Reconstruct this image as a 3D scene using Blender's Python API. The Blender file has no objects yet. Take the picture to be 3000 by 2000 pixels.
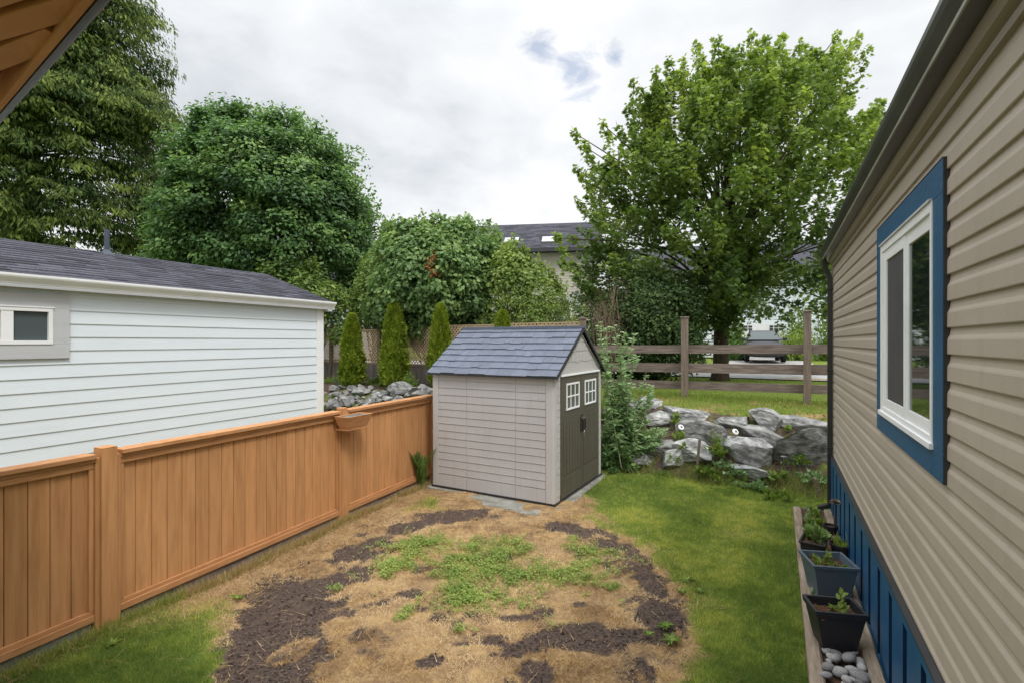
import bpy, math, random
import numpy as np
from mathutils import Vector, Matrix
R = math.radians
random.seed(7)
sc = bpy.context.scene
COL = sc.collection

# ---------------------------------------------------------------- camera
CAMZ = 2.42
cd = bpy.data.cameras.new('camera'); cam = bpy.data.objects.new('camera', cd); COL.objects.link(cam)
cam.location = (0, 0, CAMZ); cam.rotation_euler = (R(90), 0, 0)
cd.lens = 18.0; cd.sensor_width = 36.0; cd.clip_start = 0.05; cd.clip_end = 3000
sc.camera = cam
sc.view_settings.view_transform = 'Standard'; sc.view_settings.look = 'None'
sc.view_settings.exposure = 0.35; sc.view_settings.gamma = 1.0
try: sc.view_settings.use_curve_mapping = False
except Exception: pass

# ---------------------------------------------------------------- world: overcast cloud over a Nishita sky
SUN_EL, SUN_AZ = R(56), R(150)            # azimuth measured clockwise from +y
W = bpy.data.worlds.new('World'); sc.world = W; W.use_nodes = True
nt = W.node_tree; nt.nodes.clear()
def N(t, **k):
    n = nt.nodes.new(t)
    for a, b in k.items(): setattr(n, a, b)
    return n
def wl(a, b): nt.links.new(a, b)
out = N('ShaderNodeOutputWorld')
sky = N('ShaderNodeTexSky', sky_type='NISHITA', sun_disc=False, sun_elevation=SUN_EL, sun_rotation=SUN_AZ)
bs = N('ShaderNodeBackground'); bs.inputs[1].default_value = 0.15; wl(sky.outputs[0], bs.inputs[0])
tc = N('ShaderNodeTexCoord'); sep = N('ShaderNodeSeparateXYZ'); wl(tc.outputs['Generated'], sep.inputs[0])
def mth(op, a, b=None, clamp=False):
    m = N('ShaderNodeMath', operation=op, use_clamp=clamp)
    for i, x in enumerate((a, b)):
        if x is None: continue
        if isinstance(x, (int, float)): m.inputs[i].default_value = x
        else: wl(x, m.inputs[i])
    return m.outputs[0]
zz = mth('ADD', mth('MAXIMUM', sep.outputs[2], 0.0), 0.22)
cx_, cy_ = mth('DIVIDE', sep.outputs[0], zz), mth('DIVIDE', sep.outputs[1], zz)
cmb = N('ShaderNodeCombineXYZ'); wl(cx_, cmb.inputs[0]); wl(cy_, cmb.inputs[1])
def wnoise(scale, detail, rough=.55, off=(0, 0, 0), dist=0):
    mp = N('ShaderNodeMapping'); mp.inputs['Location'].default_value = off
    wl(cmb.outputs[0], mp.inputs[0])
    n = N('ShaderNodeTexNoise'); n.inputs['Scale'].default_value = scale; n.inputs['Detail'].default_value = detail
    n.inputs['Roughness'].default_value = rough; n.inputs['Distortion'].default_value = dist
    wl(mp.outputs[0], n.inputs['Vector']); return n.outputs['Fac']
n1 = wnoise(1.1, 5, .5, (3.1, 1.7, 0), .3); n2 = wnoise(5, 8, .6, (0, 5, 0), .3)
f = mth('ADD', mth('MULTIPLY', n1, .75), mth('MULTIPLY', n2, .25))
ramp = N('ShaderNodeValToRGB'); wl(f, ramp.inputs[0]); cr = ramp.color_ramp
cr.elements[0].position = .33; cr.elements[0].color = (.52, .55, .59, 1)
cr.elements[1].position = .62; cr.elements[1].color = (.83, .835, .845, 1)
e = cr.elements.new(.47); e.color = (.69, .71, .735, 1)
zen = N('ShaderNodeMapRange', interpolation_type='SMOOTHSTEP'); wl(sep.outputs[2], zen.inputs[0])
zen.inputs[1].default_value = .50; zen.inputs[2].default_value = .85; zen.inputs[3].default_value = 1.0; zen.inputs[4].default_value = 3.1
bc = N('ShaderNodeBackground'); wl(ramp.outputs[0], bc.inputs[0]); wl(zen.outputs[0], bc.inputs[1])
# small blue breaks in the cloud deck
holes = None
for (hx, hy, hz, rad) in ((.055, 1, .575, .075), (.125, 1, .53, .085), (.205, 1, .555, .05)):
    L = math.sqrt(hx*hx+hy*hy+hz*hz)
    vm = N('ShaderNodeVectorMath', operation='DISTANCE'); wl(tc.outputs['Generated'], vm.inputs[0])
    vm.inputs[1].default_value = (hx/L, hy/L, hz/L)
    m = mth('SUBTRACT', 1.0, mth('DIVIDE', vm.outputs['Value'], rad), True)
    holes = m if holes is None else mth('MAXIMUM', holes, m)
hn = wnoise(9, 8, .62, (2, 2, 0), .6)
hm = mth('MULTIPLY', mth('SUBTRACT', mth('ADD', hn, mth('MULTIPLY', holes, .5)), .76), 4.0, True)
hm = mth('MULTIPLY', hm, mth('MULTIPLY', holes, 3.0, True), True)
mx = N('ShaderNodeMixShader'); wl(mth('MULTIPLY', hm, .55), mx.inputs[0]); wl(bc.outputs[0], mx.inputs[1]); wl(bs.outputs[0], mx.inputs[2])
wl(mx.outputs[0], out.inputs[0])
sl = bpy.data.lights.new('sun', 'SUN'); sun = bpy.data.objects.new('sun', sl); COL.objects.link(sun)
sl.energy = 1.5; sl.angle = R(14); sl.color = (1, .96, .9)
sd = Vector((math.sin(SUN_AZ)*math.cos(SUN_EL), math.cos(SUN_AZ)*math.cos(SUN_EL), math.sin(SUN_EL)))
sun.rotation_euler = sd.to_track_quat('Z', 'Y').to_euler(); sun.location = (0, 0, 40)

# ---------------------------------------------------------------- helpers
def hsh(ix, iy, seed):
    n = (ix.astype(np.int64)*374761393 + iy.astype(np.int64)*668265263 + seed*974634777) & 0xffffffff
    n = ((n ^ (n >> 13))*1274126177) & 0xffffffff
    n = n ^ (n >> 16)
    return (n & 0xffff)/65535.0
def vnoise(x, y, seed=1, octv=4):
    x = np.asarray(x, float); y = np.asarray(y, float); t = 0*x; a = .5; s = 0
    for o in range(octv):
        ix, iy = np.floor(x), np.floor(y); fx, fy = x-ix, y-iy
        fx = fx*fx*(3-2*fx); fy = fy*fy*(3-2*fy)
        ix = ix.astype(int); iy = iy.astype(int)
        v = (hsh(ix, iy, seed+o)*(1-fx)+hsh(ix+1, iy, seed+o)*fx)*(1-fy)+(hsh(ix, iy+1, seed+o)*(1-fx)+hsh(ix+1, iy+1, seed+o)*fx)*fy
        t += a*v; s += a; a *= .5; x = x*2.03+11.3; y = y*2.03+5.7
    return t/s

def mk(name, V, faces, mat, parent=None, tint=None, smooth=False, attrs=None):
    """faces: list of index lists, or an (m,k) array. tint: per-face float."""
    me = bpy.data.meshes.new(name)
    V = np.asarray(V, dtype=np.float32).reshape(-1, 3)
    if isinstance(faces, np.ndarray):
        m, k = faces.shape; idx = faces.ravel().astype(np.int32); ls = np.arange(0, m*k, k, dtype=np.int32); lt = np.full(m, k, np.int32)
    else:
        lt = np.array([len(f) for f in faces], np.int32); idx = np.array([i for f in faces for i in f], np.int32)
        ls = np.concatenate(([0], np.cumsum(lt)[:-1])).astype(np.int32)
    me.vertices.add(len(V)); me.vertices.foreach_set('co', V.ravel())
    me.loops.add(len(idx)); me.loops.foreach_set('vertex_index', idx)
    me.polygons.add(len(ls)); me.polygons.foreach_set('loop_start', ls); me.polygons.foreach_set('loop_total', lt)
    me.update(calc_edges=True)
    me.polygons.foreach_set('use_smooth', np.full(len(ls), bool(smooth)))
    a = me.attributes.new('tint', 'FLOAT', 'FACE')
    a.data.foreach_set('value', (np.asarray(tint, np.float32) if tint is not None else np.full(len(ls), .5, np.float32)))
    for k_, v_ in (attrs or {}).items():
        a = me.attributes.new(k_, 'FLOAT', 'POINT'); a.data.foreach_set('value', np.asarray(v_, np.float32))
    if mat: me.materials.append(mat)
    o = bpy.data.objects.new(name, me); COL.objects.link(o)
    if parent: o.parent = parent
    return o
def tag(o, label=None, cat=None, group=None, kind=None):
    if label: o['label'] = label
    if cat: o['category'] = cat
    if group: o['group'] = group
    if kind: o['kind'] = kind
    return o
def thing(name, label, cat, loc=(0, 0, 0), rz=0, group=None):
    o = bpy.data.objects.new(name, None); COL.objects.link(o); o.empty_display_size = .2
    o.location = loc; o.rotation_euler = (0, 0, rz)
    return tag(o, label, cat, group)
def copy_tree(o, parent=None):
    c = o.copy(); COL.objects.link(c); c.parent = parent
    for ch in o.children: copy_tree(ch, c)
    return c

class MB:
    def __init__(s): s.V = []; s.F = []; s.T = []
    def add(s, vs, fs, t=None):
        b = len(s.V); s.V += [tuple(v) for v in vs]
        t = random.random() if t is None else t
        for f in fs: s.F.append([b+i for i in f]); s.T.append(t)
        return s
    def box(s, x0, x1, y0, y1, z0, z1, t=None, M=None):
        v = [(x, y, z) for z in (z0, z1) for y in (y0, y1) for x in (x0, x1)]
        if M is not None: v = [M @ Vector(p) for p in v]
        return s.add(v, [(0, 2, 3, 1), (4, 5, 7, 6), (0, 1, 5, 4), (2, 6, 7, 3), (0, 4, 6, 2), (1, 3, 7, 5)], t)
    def beam(s, p, q, w, h, t=None, up=(0, 0, 1)):
        p, q = Vector(p), Vector(q); d = (q-p).normalized(); u = Vector(up)
        sd_ = d.cross(u).normalized(); u = sd_.cross(d).normalized()
        v = [e_ + sd_*a*w/2 + u*b*h/2 for e_ in (p, q) for b in (-1, 1) for a in (-1, 1)]
        return s.add(v, [(0, 1, 3, 2), (4, 6, 7, 5), (0, 4, 5, 1), (2, 3, 7, 6), (0, 2, 6, 4), (1, 5, 7, 3)], t)
    def prism(s, pts, x0, x1, axis='x', t=None):
        """pts: closed 2-D outline in the plane across the axis"""
        n = len(pts); f = {'x': lambda a, p: (a, p[0], p[1]), 'y': lambda a, p: (p[0], a, p[1]), 'z': lambda a, p: (p[0], p[1], a)}[axis]
        v = [f(x0, p) for p in pts]+[f(x1, p) for p in pts]
        return s.add(v, [tuple(range(n))[::-1], tuple(range(n, 2*n))]+[(i, (i+1) % n, n+(i+1) % n, n+i) for i in range(n)], t)
    def sheet(s, pts, x0, x1, axis='x', t=None):
        n = len(pts); f = {'x': lambda a, p: (a, p[0], p[1]), 'y': lambda a, p: (p[0], a, p[1])}[axis]
        v = [f(x0, p) for p in pts]+[f(x1, p) for p in pts]
        return s.add(v, [(i, i+1, n+i+1, n+i) for i in range(n-1)], t)
    def tube(s, pts, rad, n=8, t=None):
        pts = [Vector(p) for p in pts]; b = len(s.V); t = random.random() if t is None else t
        if not hasattr(rad, '__len__'): rad = [rad]*len(pts)
        for i, p in enumerate(pts):
            d = (pts[min(i+1, len(pts)-1)]-pts[max(i-1, 0)]).normalized()
            a = d.cross(Vector((.31, .93, .17))).normalized(); c = d.cross(a)
            for k in range(n):
                g = 2*math.pi*k/n; s.V.append(tuple(p+a*math.cos(g)*rad[i]+c*math.sin(g)*rad[i]))
        for i in range(len(pts)-1):
            for k in range(n):
                s.F.append([b+i*n+k, b+i*n+(k+1) % n, b+(i+1)*n+(k+1) % n, b+(i+1)*n+k]); s.T.append(t)
        s.F.append([b+k for k in range(n)][::-1]); s.T.append(t)
        s.F.append([b+(len(pts)-1)*n+k for k in range(n)]); s.T.append(t)
        return s
    def lathe(s, prof, c=(0, 0, 0), n=20, t=None):
        b = len(s.V); t = random.random() if t is None else t
        for r, z in prof:
            for k in range(n): g = 2*math.pi*k/n; s.V.append((c[0]+r*math.cos(g), c[1]+r*math.sin(g), c[2]+z))
        for i in range(len(prof)-1):
            for k in range(n): s.F.append([b+i*n+k, b+i*n+(k+1) % n, b+(i+1)*n+(k+1) % n, b+(i+1)*n+k]); s.T.append(t)
        return s
    def build(s, name, mat, parent=None, smooth=False, bevel=0):
        o = mk(name, s.V, s.F, mat, parent, s.T, smooth)
        if bevel:
            m = o.modifiers.new('b', 'BEVEL'); m.width = bevel; m.segments = 2; m.limit_method = 'ANGLE'; m.angle_limit = R(40)
            m.harden_normals = False
        return o

# ---------------------------------------------------------------- materials
def mat_nodes(name):
    m = bpy.data.materials.new(name); m.use_nodes = True; t = m.node_tree; t.nodes.clear()
    o = t.nodes.new('ShaderNodeOutputMaterial'); return m, t, o
def MAT(name, c1, c2=None, rough=.75, nscale=4, stretch=(1, 1, 1), bump=0, bscale=60, tamt=.12, spec=.3, metal=0, grain=0, streak=None, coat=0, ctr=(.35, .65)):
    """procedural surface: two colours mixed by noise, per-piece tint, fine bump"""
    m, t, o = mat_nodes(name); L = t.links.new
    P = t.nodes.new('ShaderNodeBsdfPrincipled'); L(P.outputs[0], o.inputs[0])
    at = t.nodes.new('ShaderNodeAttribute'); at.attribute_name = 'tint'
    tc = t.nodes.new('ShaderNodeTexCoord')
    off = t.nodes.new('ShaderNodeVectorMath'); off.operation = 'SCALE'; off.inputs[0].default_value = (13, 7, 5); L(at.outputs['Fac'], off.inputs['Scale'])
    ad = t.nodes.new('ShaderNodeVectorMath'); ad.operation = 'ADD'; L(tc.outputs['Object'], ad.inputs[0]); L(off.outputs[0], ad.inputs[1])
    mp = t.nodes.new('ShaderNodeMapping'); mp.inputs['Scale'].default_value = stretch; L(ad.outputs[0], mp.inputs[0])
    n = t.nodes.new('ShaderNodeTexNoise'); n.inputs['Scale'].default_value = nscale; n.inputs['Detail'].default_value = 6; n.inputs['Roughness'].default_value = .6; L(mp.outputs[0], n.inputs['Vector'])
    mr = t.nodes.new('ShaderNodeMapRange'); mr.inputs[1].default_value = ctr[0]; mr.inputs[2].default_value = ctr[1]; L(n.outputs['Fac'], mr.inputs[0])
    mix = t.nodes.new('ShaderNodeMix'); mix.data_type = 'RGBA'; L(mr.outputs[0], mix.inputs[0])
    mix.inputs[6].default_value = (*c1, 1); mix.inputs[7].default_value = (*(c2 or tuple(x*.85 for x in c1)), 1)
    tm = t.nodes.new('ShaderNodeMapRange'); tm.inputs[3].default_value = 1-tamt; tm.inputs[4].default_value = 1+tamt; L(at.outputs['Fac'], tm.inputs[0])
    mu = t.nodes.new('ShaderNodeVectorMath'); mu.operation = 'SCALE'; L(mix.outputs[2], mu.inputs[0]); L(tm.outputs[0], mu.inputs['Scale'])
    col = mu.outputs[0]
    if streak:
        n3 = t.nodes.new('ShaderNodeTexNoise'); n3.inputs['Scale'].default_value = streak[1]; n3.inputs['Detail'].default_value = 5
        mp3 = t.nodes.new('ShaderNodeMapping'); mp3.inputs['Scale'].default_value = streak[2]; L(tc.outputs['Object'], mp3.inputs[0]); L(mp3.outputs[0], n3.inputs['Vector'])
        r3 = t.nodes.new('ShaderNodeMapRange'); r3.inputs[1].default_value = .5; r3.inputs[2].default_value = .75; r3.inputs[4].default_value = streak[3]; L(n3.outputs['Fac'], r3.inputs[0])
        m3 = t.nodes.new('ShaderNodeMix'); m3.data_type = 'RGBA'; L(r3.outputs[0], m3.inputs[0]); L(col, m3.inputs[6]); m3.inputs[7].default_value = (*streak[0], 1); col = m3.outputs[2]
    L(col, P.inputs['Base Color'])
    P.inputs['Roughness'].default_value = rough; P.inputs['Specular IOR Level'].default_value = spec; P.inputs['Metallic'].default_value = metal
    if coat: P.inputs['Coat Weight'].default_value = coat
    if bump:
        nb = t.nodes.new('ShaderNodeTexNoise'); nb.inputs['Scale'].default_value = bscale; nb.inputs['Detail'].default_value = 4; L(mp.outputs[0], nb.inputs['Vector'])
        b = t.nodes.new('ShaderNodeBump'); b.inputs['Strength'].default_value = bump; b.inputs['Distance'].default_value = .01; L(nb.outputs['Fac'], b.inputs['Height']); L(b.outputs[0], P.inputs['Normal'])
    return m
def LEAF(name, cols, trans=.3, rough=.5, spec=.25):
    m, t, o = mat_nodes(name); L = t.links.new
    at = t.nodes.new('ShaderNodeAttribute'); at.attribute_name = 'tint'
    r = t.nodes.new('ShaderNodeValToRGB'); L(at.outputs['Fac'], r.inputs[0]); cr = r.color_ramp
    cr.elements[0].color = (*cols[0], 1); cr.elements[1].color = (*cols[-1], 1)
    for i, c in enumerate(cols[1:-1]): e = cr.elements.new((i+1)/(len(cols)-1)); e.color = (*c, 1)
    P = t.nodes.new('ShaderNodeBsdfPrincipled'); L(r.outputs[0], P.inputs['Base Color']); P.inputs['Roughness'].default_value = rough; P.inputs['Specular IOR Level'].default_value = spec
    T = t.nodes.new('ShaderNodeBsdfTranslucent'); hs = t.nodes.new('ShaderNodeHueSaturation'); hs.inputs['Saturation'].default_value = 1.15; hs.inputs['Value'].default_value = 1.5; hs.inputs['Hue'].default_value = .49
    L(r.outputs[0], hs.inputs['Color']); L(hs.outputs[0], T.inputs[0])
    mx = t.nodes.new('ShaderNodeMixShader'); mx.inputs[0].default_value = trans; L(P.outputs[0], mx.inputs[1]); L(T.outputs[0], mx.inputs[2]); L(mx.outputs[0], o.inputs[0])
    return m
def GLASS(name, c=(.012, .016, .018), rough=.04, spec=.6):
    m, t, o = mat_nodes(name); P = t.nodes.new('ShaderNodeBsdfPrincipled'); t.links.new(P.outputs[0], o.inputs[0])
    P.inputs['Base Color'].default_value = (*c, 1); P.inputs['Roughness'].default_value = rough; P.inputs['Specular IOR Level'].default_value = spec
    return m

m_cedar = MAT('stained_cedar', (.51, .258, .112), (.40, .185, .072), .8, 1.5, (16, 16, 1.0), .25, 6, .09, .12, ctr=(.40, .74), streak=((.27, .12, .05), 1.6, (7, 7, 1.4), .4))
m_cedar_rail = MAT('stained_cedar_rail', (.49, .245, .108), (.39, .18, .072), .7, 3, (2, 2, 9), .2, 8, .06, .25)
m_greywood = MAT('weathered_wood', (.27, .215, .185), (.13, .1, .085), .85, 2.2, (1.2, 14, 14), .5, 5, .18, .15)
m_greypost = MAT('weathered_post', (.27, .215, .175), (.15, .115, .09), .85, 2.2, (14, 14, 1.2), .5, 5, .12, .15)
m_boards = MAT('grey_fence_boards', (.25, .22, .2), (.12, .1, .09), .9, 2.2, (12, 12, 1.2), .4, 5, .25, .1)
m_lattice = MAT('lattice_wood', (.60, .45, .30), (.46, .33, .21), .85, 6, (1, 1, 1), .2, 30, .15, .1)
m_timber = MAT('edging_timber', (.31, .25, .19), (.16, .125, .09), .9, 2.5, (1.2, 10, 10), .6, 6, .1, .1)
m_wside = MAT('white_siding', (.70, .765, .80), (.67, .735, .77), .55, 2, (1, 1, 6), .04, 40, .015, .35)
m_wtrim = MAT('white_trim', (.82, .83, .83), (.76, .77, .77), .45, 3, (1, 1, 1), 0, 40, .02, .4)
m_gtrim = MAT('grey_trim', (.50, .51, .52), (.46, .47, .48), .65, 3, (1, 1, 6), .15, 30, .03, .3)
m_taupe = MAT('taupe_vinyl', (.44, .378, .31), (.40, .345, .283), .5, 1.2, (.6, 1, 3), .12, 60, .03, .35, streak=((.30, .27, .23), 2.5, (5, 5, .5), .25))
m_taupet = MAT('taupe_trim', (.33, .28, .23), (.29, .245, .2), .5, 1.5, (1, 1, 4), .05, 90, .03, .35)
m_blue = MAT('blue_trim', (.016, .088, .185), (.013, .075, .16), .5, 5, (1, 1, 1), .35, 28, .03, .35)
m_bluesk = MAT('blue_skirting', (.010, .088, .20), (.008, .072, .17), .42, 3, (1, 1, 1), .05, 20, .05, .4)
m_black = MAT('dark_metal', (.028, .027, .028), (.02, .02, .021), .38, 4, (1, 1, 1), .05, 20, .05, .5)
m_gutter = MAT('dark_gutter', (.055, .053, .05), (.035, .034, .032), .33, 3, (1, 1, 1), .05, 20, .05, .6, streak=((.10, .10, .06), 6, (1, 1, 1), .5))
m_shingle = MAT('asphalt_shingle', (.088, .088, .105), (.055, .055, .07), .95, 30, (1, 1, 1), .5, 160, .33, .1)
m_shedw = MAT('shed_plastic', (.455, .443, .44), (.42, .408, .405), .5, 1.2, (1, 1, 1), .10, 160, .02, .35, streak=((.36, .33, .30), 3, (6, 6, .6), .35))
m_shedt = MAT('shed_trim_plastic', (.485, .468, .452), (.45, .434, .42), .5, 2, (1, 1, 1), .05, 160, .02, .35)
m_shedd = MAT('shed_door_plastic', (.098, .088, .066), (.082, .074, .056), .5, 2, (8, 8, 1), .12, 40, .03, .35)
m_shedr = MAT('shed_roof_plastic', (.125, .142, .185), (.105, .12, .155), .65, 9, (1, 1, 1), .4, 90, .08, .25)
m_shedwin = GLASS('shed_pane', (.09, .095, .095), .12, .5)
m_glass = GLASS('window_glass', (.012, .02, .018), .03, .7)
m_wglass = GLASS('window_glass_hazy', (.075, .095, .10), .15, .4)
m_screen = MAT('insect_screen', (.075, .072, .075), (.06, .058, .062), .7, 4, (1, 1, 1), .1, 300, .02, .3)
m_concrete = MAT('concrete', (.29, .285, .255), (.15, .145, .12), .9, 5, (1, 1, 1), .4, 70, .05, .15)
m_rock = MAT('grey_granite', (.42, .42, .405), (.15, .15, .148), .92, 5, (1, 1, 1.5), 1, 12, .15, .1, streak=((.60, .60, .585), 7, (1, 1, 1.6), .6), ctr=(.34, .6))
m_rockd = MAT('dark_granite', (.30, .30, .288), (.095, .095, .092), .92, 5, (1, 1, 1.5), 1, 12, .15, .1, streak=((.44, .44, .42), 7, (1, 1, 1.6), .5), ctr=(.34, .62))
for _m in (m_rock, m_rockd):
    for _n in _m.node_tree.nodes:
        if _n.type == 'BUMP': _n.inputs['Distance'].default_value = .035
m_stone = MAT('river_stone', (.33, .32, .31), (.19, .185, .18), .75, 7, (1, 1, 1), .3, 30, .35, .3)
m_recess_shade = MAT('skirting_recess_shaded', (.006, .028, .075), (.005, .022, .06), .6, 3, (1, 1, 1), .05, 20, .05, .2)  # groove shade put into the colour: darker navy than the pans
m_clod = MAT('soil_clod', (.125, .092, .075), (.06, .043, .035), .95, 30, tamt=.6)
m_soil = MAT('potting_soil', (.05, .034, .025), (.11, .06, .035), .95, 25, (1, 1, 1), .8, 90, .1, .1)
m_potblk = MAT('black_pot_plastic', (.02, .02, .024), (.015, .015, .018), .45, 3, (1, 1, 1), .05, 60, .05, .45)
m_potblu = MAT('slate_pot_plastic', (.085, .115, .145), (.07, .098, .125), .45, 3, (1, 1, 1), .05, 60, .03, .45)
m_bark = MAT('bark', (.10, .075, .055), (.05, .037, .028), .95, 4, (5, 5, 1.2), 1, 10, .15, .1)
m_twig = MAT('twig', (.22, .16, .11), (.12, .09, .06), .9, 5, (1, 1, 1), .3, 20, .2, .1)
m_road = MAT('road_asphalt', (.42, .42, .42), (.36, .36, .36), .9, 2, (1, 1, 1), .2, 60, .02, .2)
m_ltdrive = MAT('driveway_concrete', (.33, .32, .31), (.28, .27, .26), .9, 2, (1, 1, 1), .2, 60, .02, .2)
m_yellow = MAT('yellow_paint', (.62, .36, .05), (.5, .3, .05), .7, 9, (1, 1, 1), .1, 60, .05, .2)
m_beige = MAT('beige_siding', (.52, .49, .42), (.47, .44, .38), .6, 2, (1, 1, 5), .05, 60, .02, .3)
m_darktrim = MAT('dark_trim', (.06, .06, .065), (.045, .045, .05), .5, 2, (1, 1, 1), .05, 60, .02, .3)
m_metal = MAT('steel', (.45, .45, .46), (.4, .4, .4), .3, 2, (1, 1, 1), 0, 60, .02, .5, metal=.9)
m_carp = MAT('dark_car_paint', (.045, .047, .05), (.04, .042, .045), .5, 2, (1, 1, 1), 0, 60, .02, .2)
m_tyre = MAT('rubber', (.02, .02, .02), (.015, .015, .015), .8, 8, (1, 1, 1), .2, 60, .02, .2)
m_lens = GLASS('lens', (.35, .37, .38), .1, .8)
m_red = MAT('red_edge', (.12, .02, .03), (.09, .015, .02), .5, 3, (1, 1, 1), 0, 60, .02, .3)

# ---------------------------------------------------------------- terrain
FP = np.array((3.98, 11.8)); FD = np.array((.849, -.528)); FN = np.array((-.528, -.849))   # rail fence line; s>0 is the yard side
def S_(x, y): return (x-FP[0])*FN[0]+(y-FP[1])*FN[1]
HS = np.array([-200, -20, -13, -5, 0, 1.4, 2.8, 200.]); HZ = np.array([1.3, 1.3, 1.16, 1.10, 1.14, 1.0, 0, 0.])
def H(x, y):
    x = np.asarray(x, float); y = np.asarray(y, float)
    s = S_(x, y); base = np.interp(s, HS, HZ)
    b = (vnoise(x*1.3, y*1.3, 5, 3)-.5)*.06*np.clip((s+10)/8, 0, 1)
    ramp_ = np.exp(-((s-2.1)/.7)**2)*(vnoise(x*2.2, y*2.2, 9, 3)-.5)*.35
    return base+b+ramp_+(vnoise(x*3.3, y*3.3, 12, 3)-.5)*.03*(s > 2.4)
def hz(x, y): return float(H(np.array([x]), np.array([y]))[0])
def ray(u, v, z=None, y=None):
    """point seen at source-photo pixel (u,v) at height z or at depth y"""
    dx, dz = (u-1500)/1500, (1000-v)/1500
    if z is not None: y = (z-CAMZ)/dz
    return Vector((dx*y, y, CAMZ+dz*y))
def ground_at(u, v):
    ys = np.linspace(3, 60, 6000); dx, dz = (u-1500)/1500, (1000-v)/1500
    g = H(dx*ys, ys); k = np.argmax((CAMZ+dz*ys) <= g)
    return Vector((dx*ys[k], ys[k], g[k]))

def ell(x, y, cx, cy, rx, ry, a=0):
    c, s = math.cos(R(a)), math.sin(R(a)); dx, dy = x-cx, y-cy
    return np.sqrt(((dx*c+dy*s)/rx)**2+((-dx*s+dy*c)/ry)**2)
# (cx, cy, rx, ry, angle): bare soil, straw, green weeds
SOIL = [(-1.85, 4.05, .52, .62, 0), (-2.0, 4.75, .38, .55, -10), (-1.8, 5.25, .45, .3, 30), (-1.7, 6.0, .5, .3, 40), (-1.25, 6.75, .5, .22, 25), (-.75, 7.15, .6, .2, 8),
        (.75, 6.6, .7, .22, -25), (1.25, 6.0, .35, .18, -50), (1.42, 5.1, .16, .6, 4), (1.35, 4.6, .2, .3, 0), (.1, 4.05, .36, .22, 0), (.55, 4.14, .45, .2, 8), (1.05, 4.22, .4, .13, 5),
        (.2, 3.72, .22, .25, 0), (-1.0, 4.95, .2, .14, 0), (-1.44, 3.92, .13, .09, 0), (-.62, 3.85, .09, .07, 0), (.05, 4.5, .16, .08, 0), (-.85, 4.62, .08, .06, 0), (1.0, 3.8, .08, .2, 0), (-2.6, 5.0, .3, .4, 20), (.28, 4.62, .1, .08, 0), (.62, 4.72, .09, .05, 0)]
STRAWIN = [(-1.72, 4.02, .13, .22, -35), (-.25, 4.02, .2, .05, 0)]
GREEN = [(-.25, 5.6, 1.25, .95, 0), (-.9, 6.1, .6, .5, 0), (-.35, 4.95, .5, .4, 0), (.1, 5.3, .6, .45, 0), (-1.25, 5.5, .3, .35, 0), (-.95, 4.55, .16, .14, 0), (1.0, 5.05, .25, .1, 0), (-1.7, 5.0, .12, .06, 0)]
def zones(x, y):
    x = np.asarray(x, float); y = np.asarray(y, float)
    n = vnoise(x*2.3, y*2.3, 21, 5)-.5; n2 = vnoise(x*7, y*7, 33, 4)-.5; nn = n*1.1+n2*.9
    yard = S_(x, y) > 2.3
    circ = ell(x, y, -.45, 5.1, 2.12, 2.4, 0)+nn*.16
    inside = np.clip((1.0-circ)*7+.5, 0, 1)
    # dry strip by the orange fence and round the slab
    fd_ = (x+3.45)*.915-(y-4.34)*.403          # distance from the orange fence line
    strip = np.clip((.85+.25*n-np.abs(fd_-.0))*2.5, 0, 1)*np.clip((y-4.2)*1.2, 0, 1)
    slab = np.clip((1.15-ell(x, y, -.1, 7.9, 1.6, .9, -28)+nn*.3)*3, 0, 1)
    dry = np.maximum.reduce([inside, strip, slab*.9])
    grn = 0*x
    for g in GREEN: grn = np.maximum(grn, np.clip((1.0-ell(x, y, *g)+nn*1.5)*1.5, 0, 1))
    dry = np.where(grn > 0, dry*(1-.5*grn), dry)
    soil = 0*x
    for g in SOIL: soil = np.maximum(soil, np.clip((1.2-ell(x, y, *g)+nn*1.5)*2.6, 0, 1))
    for g in STRAWIN: soil = np.minimum(soil, 1-np.clip((1.0-ell(x, y, *g)+nn*.5)*6, 0, 1))
    soil = soil*(1-.9*grn)*np.clip(inside*1.5, 0, 1)
    soil = np.maximum(soil, inside*np.clip(.95-np.abs(circ-.88)*4.2, 0, 1)*np.clip(.66+nn*2.2, 0, 1)*(1-.7*grn))
    soil = np.maximum(soil, inside*np.clip((vnoise(x*3.1, y*3.1, 45, 5)-.60)*5, 0, .8))
    soil = np.where((S_(x, y) < 2.85) & (S_(x, y) > 1.3), np.clip(.75+n*1.5, 0, 1), soil)
    terr = (S_(x, y) <= 1.3) & (S_(x, y) > -.2)
    dry = np.where(terr, np.clip(.25+n*1.8, 0, 1), np.where(S_(x, y) <= -.2, .05, dry))
    lft = (x < -1.0) & (S_(x, y) < 1.6) & (S_(x, y) > -1.0)
    soil = np.where(lft, np.clip(.8+n, 0, 1), soil)
    # own light patches in the living lawn
    lawn = (1-dry)
    dry = np.clip(dry+lawn*np.clip((vnoise(x*1.1, y*1.1, 61, 3)-.58)*1.6, 0, .4), 0, 1)
    return np.clip(soil, 0, 1), np.clip(dry, 0, 1), grn*inside
xs = np.unique(np.round(np.concatenate([np.arange(-6, 6.5, .05), np.arange(6.5, 22, .4), np.arange(-26, -6, .5), np.linspace(22, 500, 26), np.linspace(-500, -26, 26)]), 3))
ys = np.unique(np.round(np.concatenate([np.arange(.5, 12.5, .05), np.arange(12.5, 40, .3), np.linspace(40, 900, 30), np.arange(-12, .5, .6), np.linspace(-300, -12, 12)]), 3))
X, Y = np.meshgrid(xs, ys); x_, y_ = X.ravel(), Y.ravel()
Vg = np.stack([x_, y_, H(x_, y_)], 1)
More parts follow.
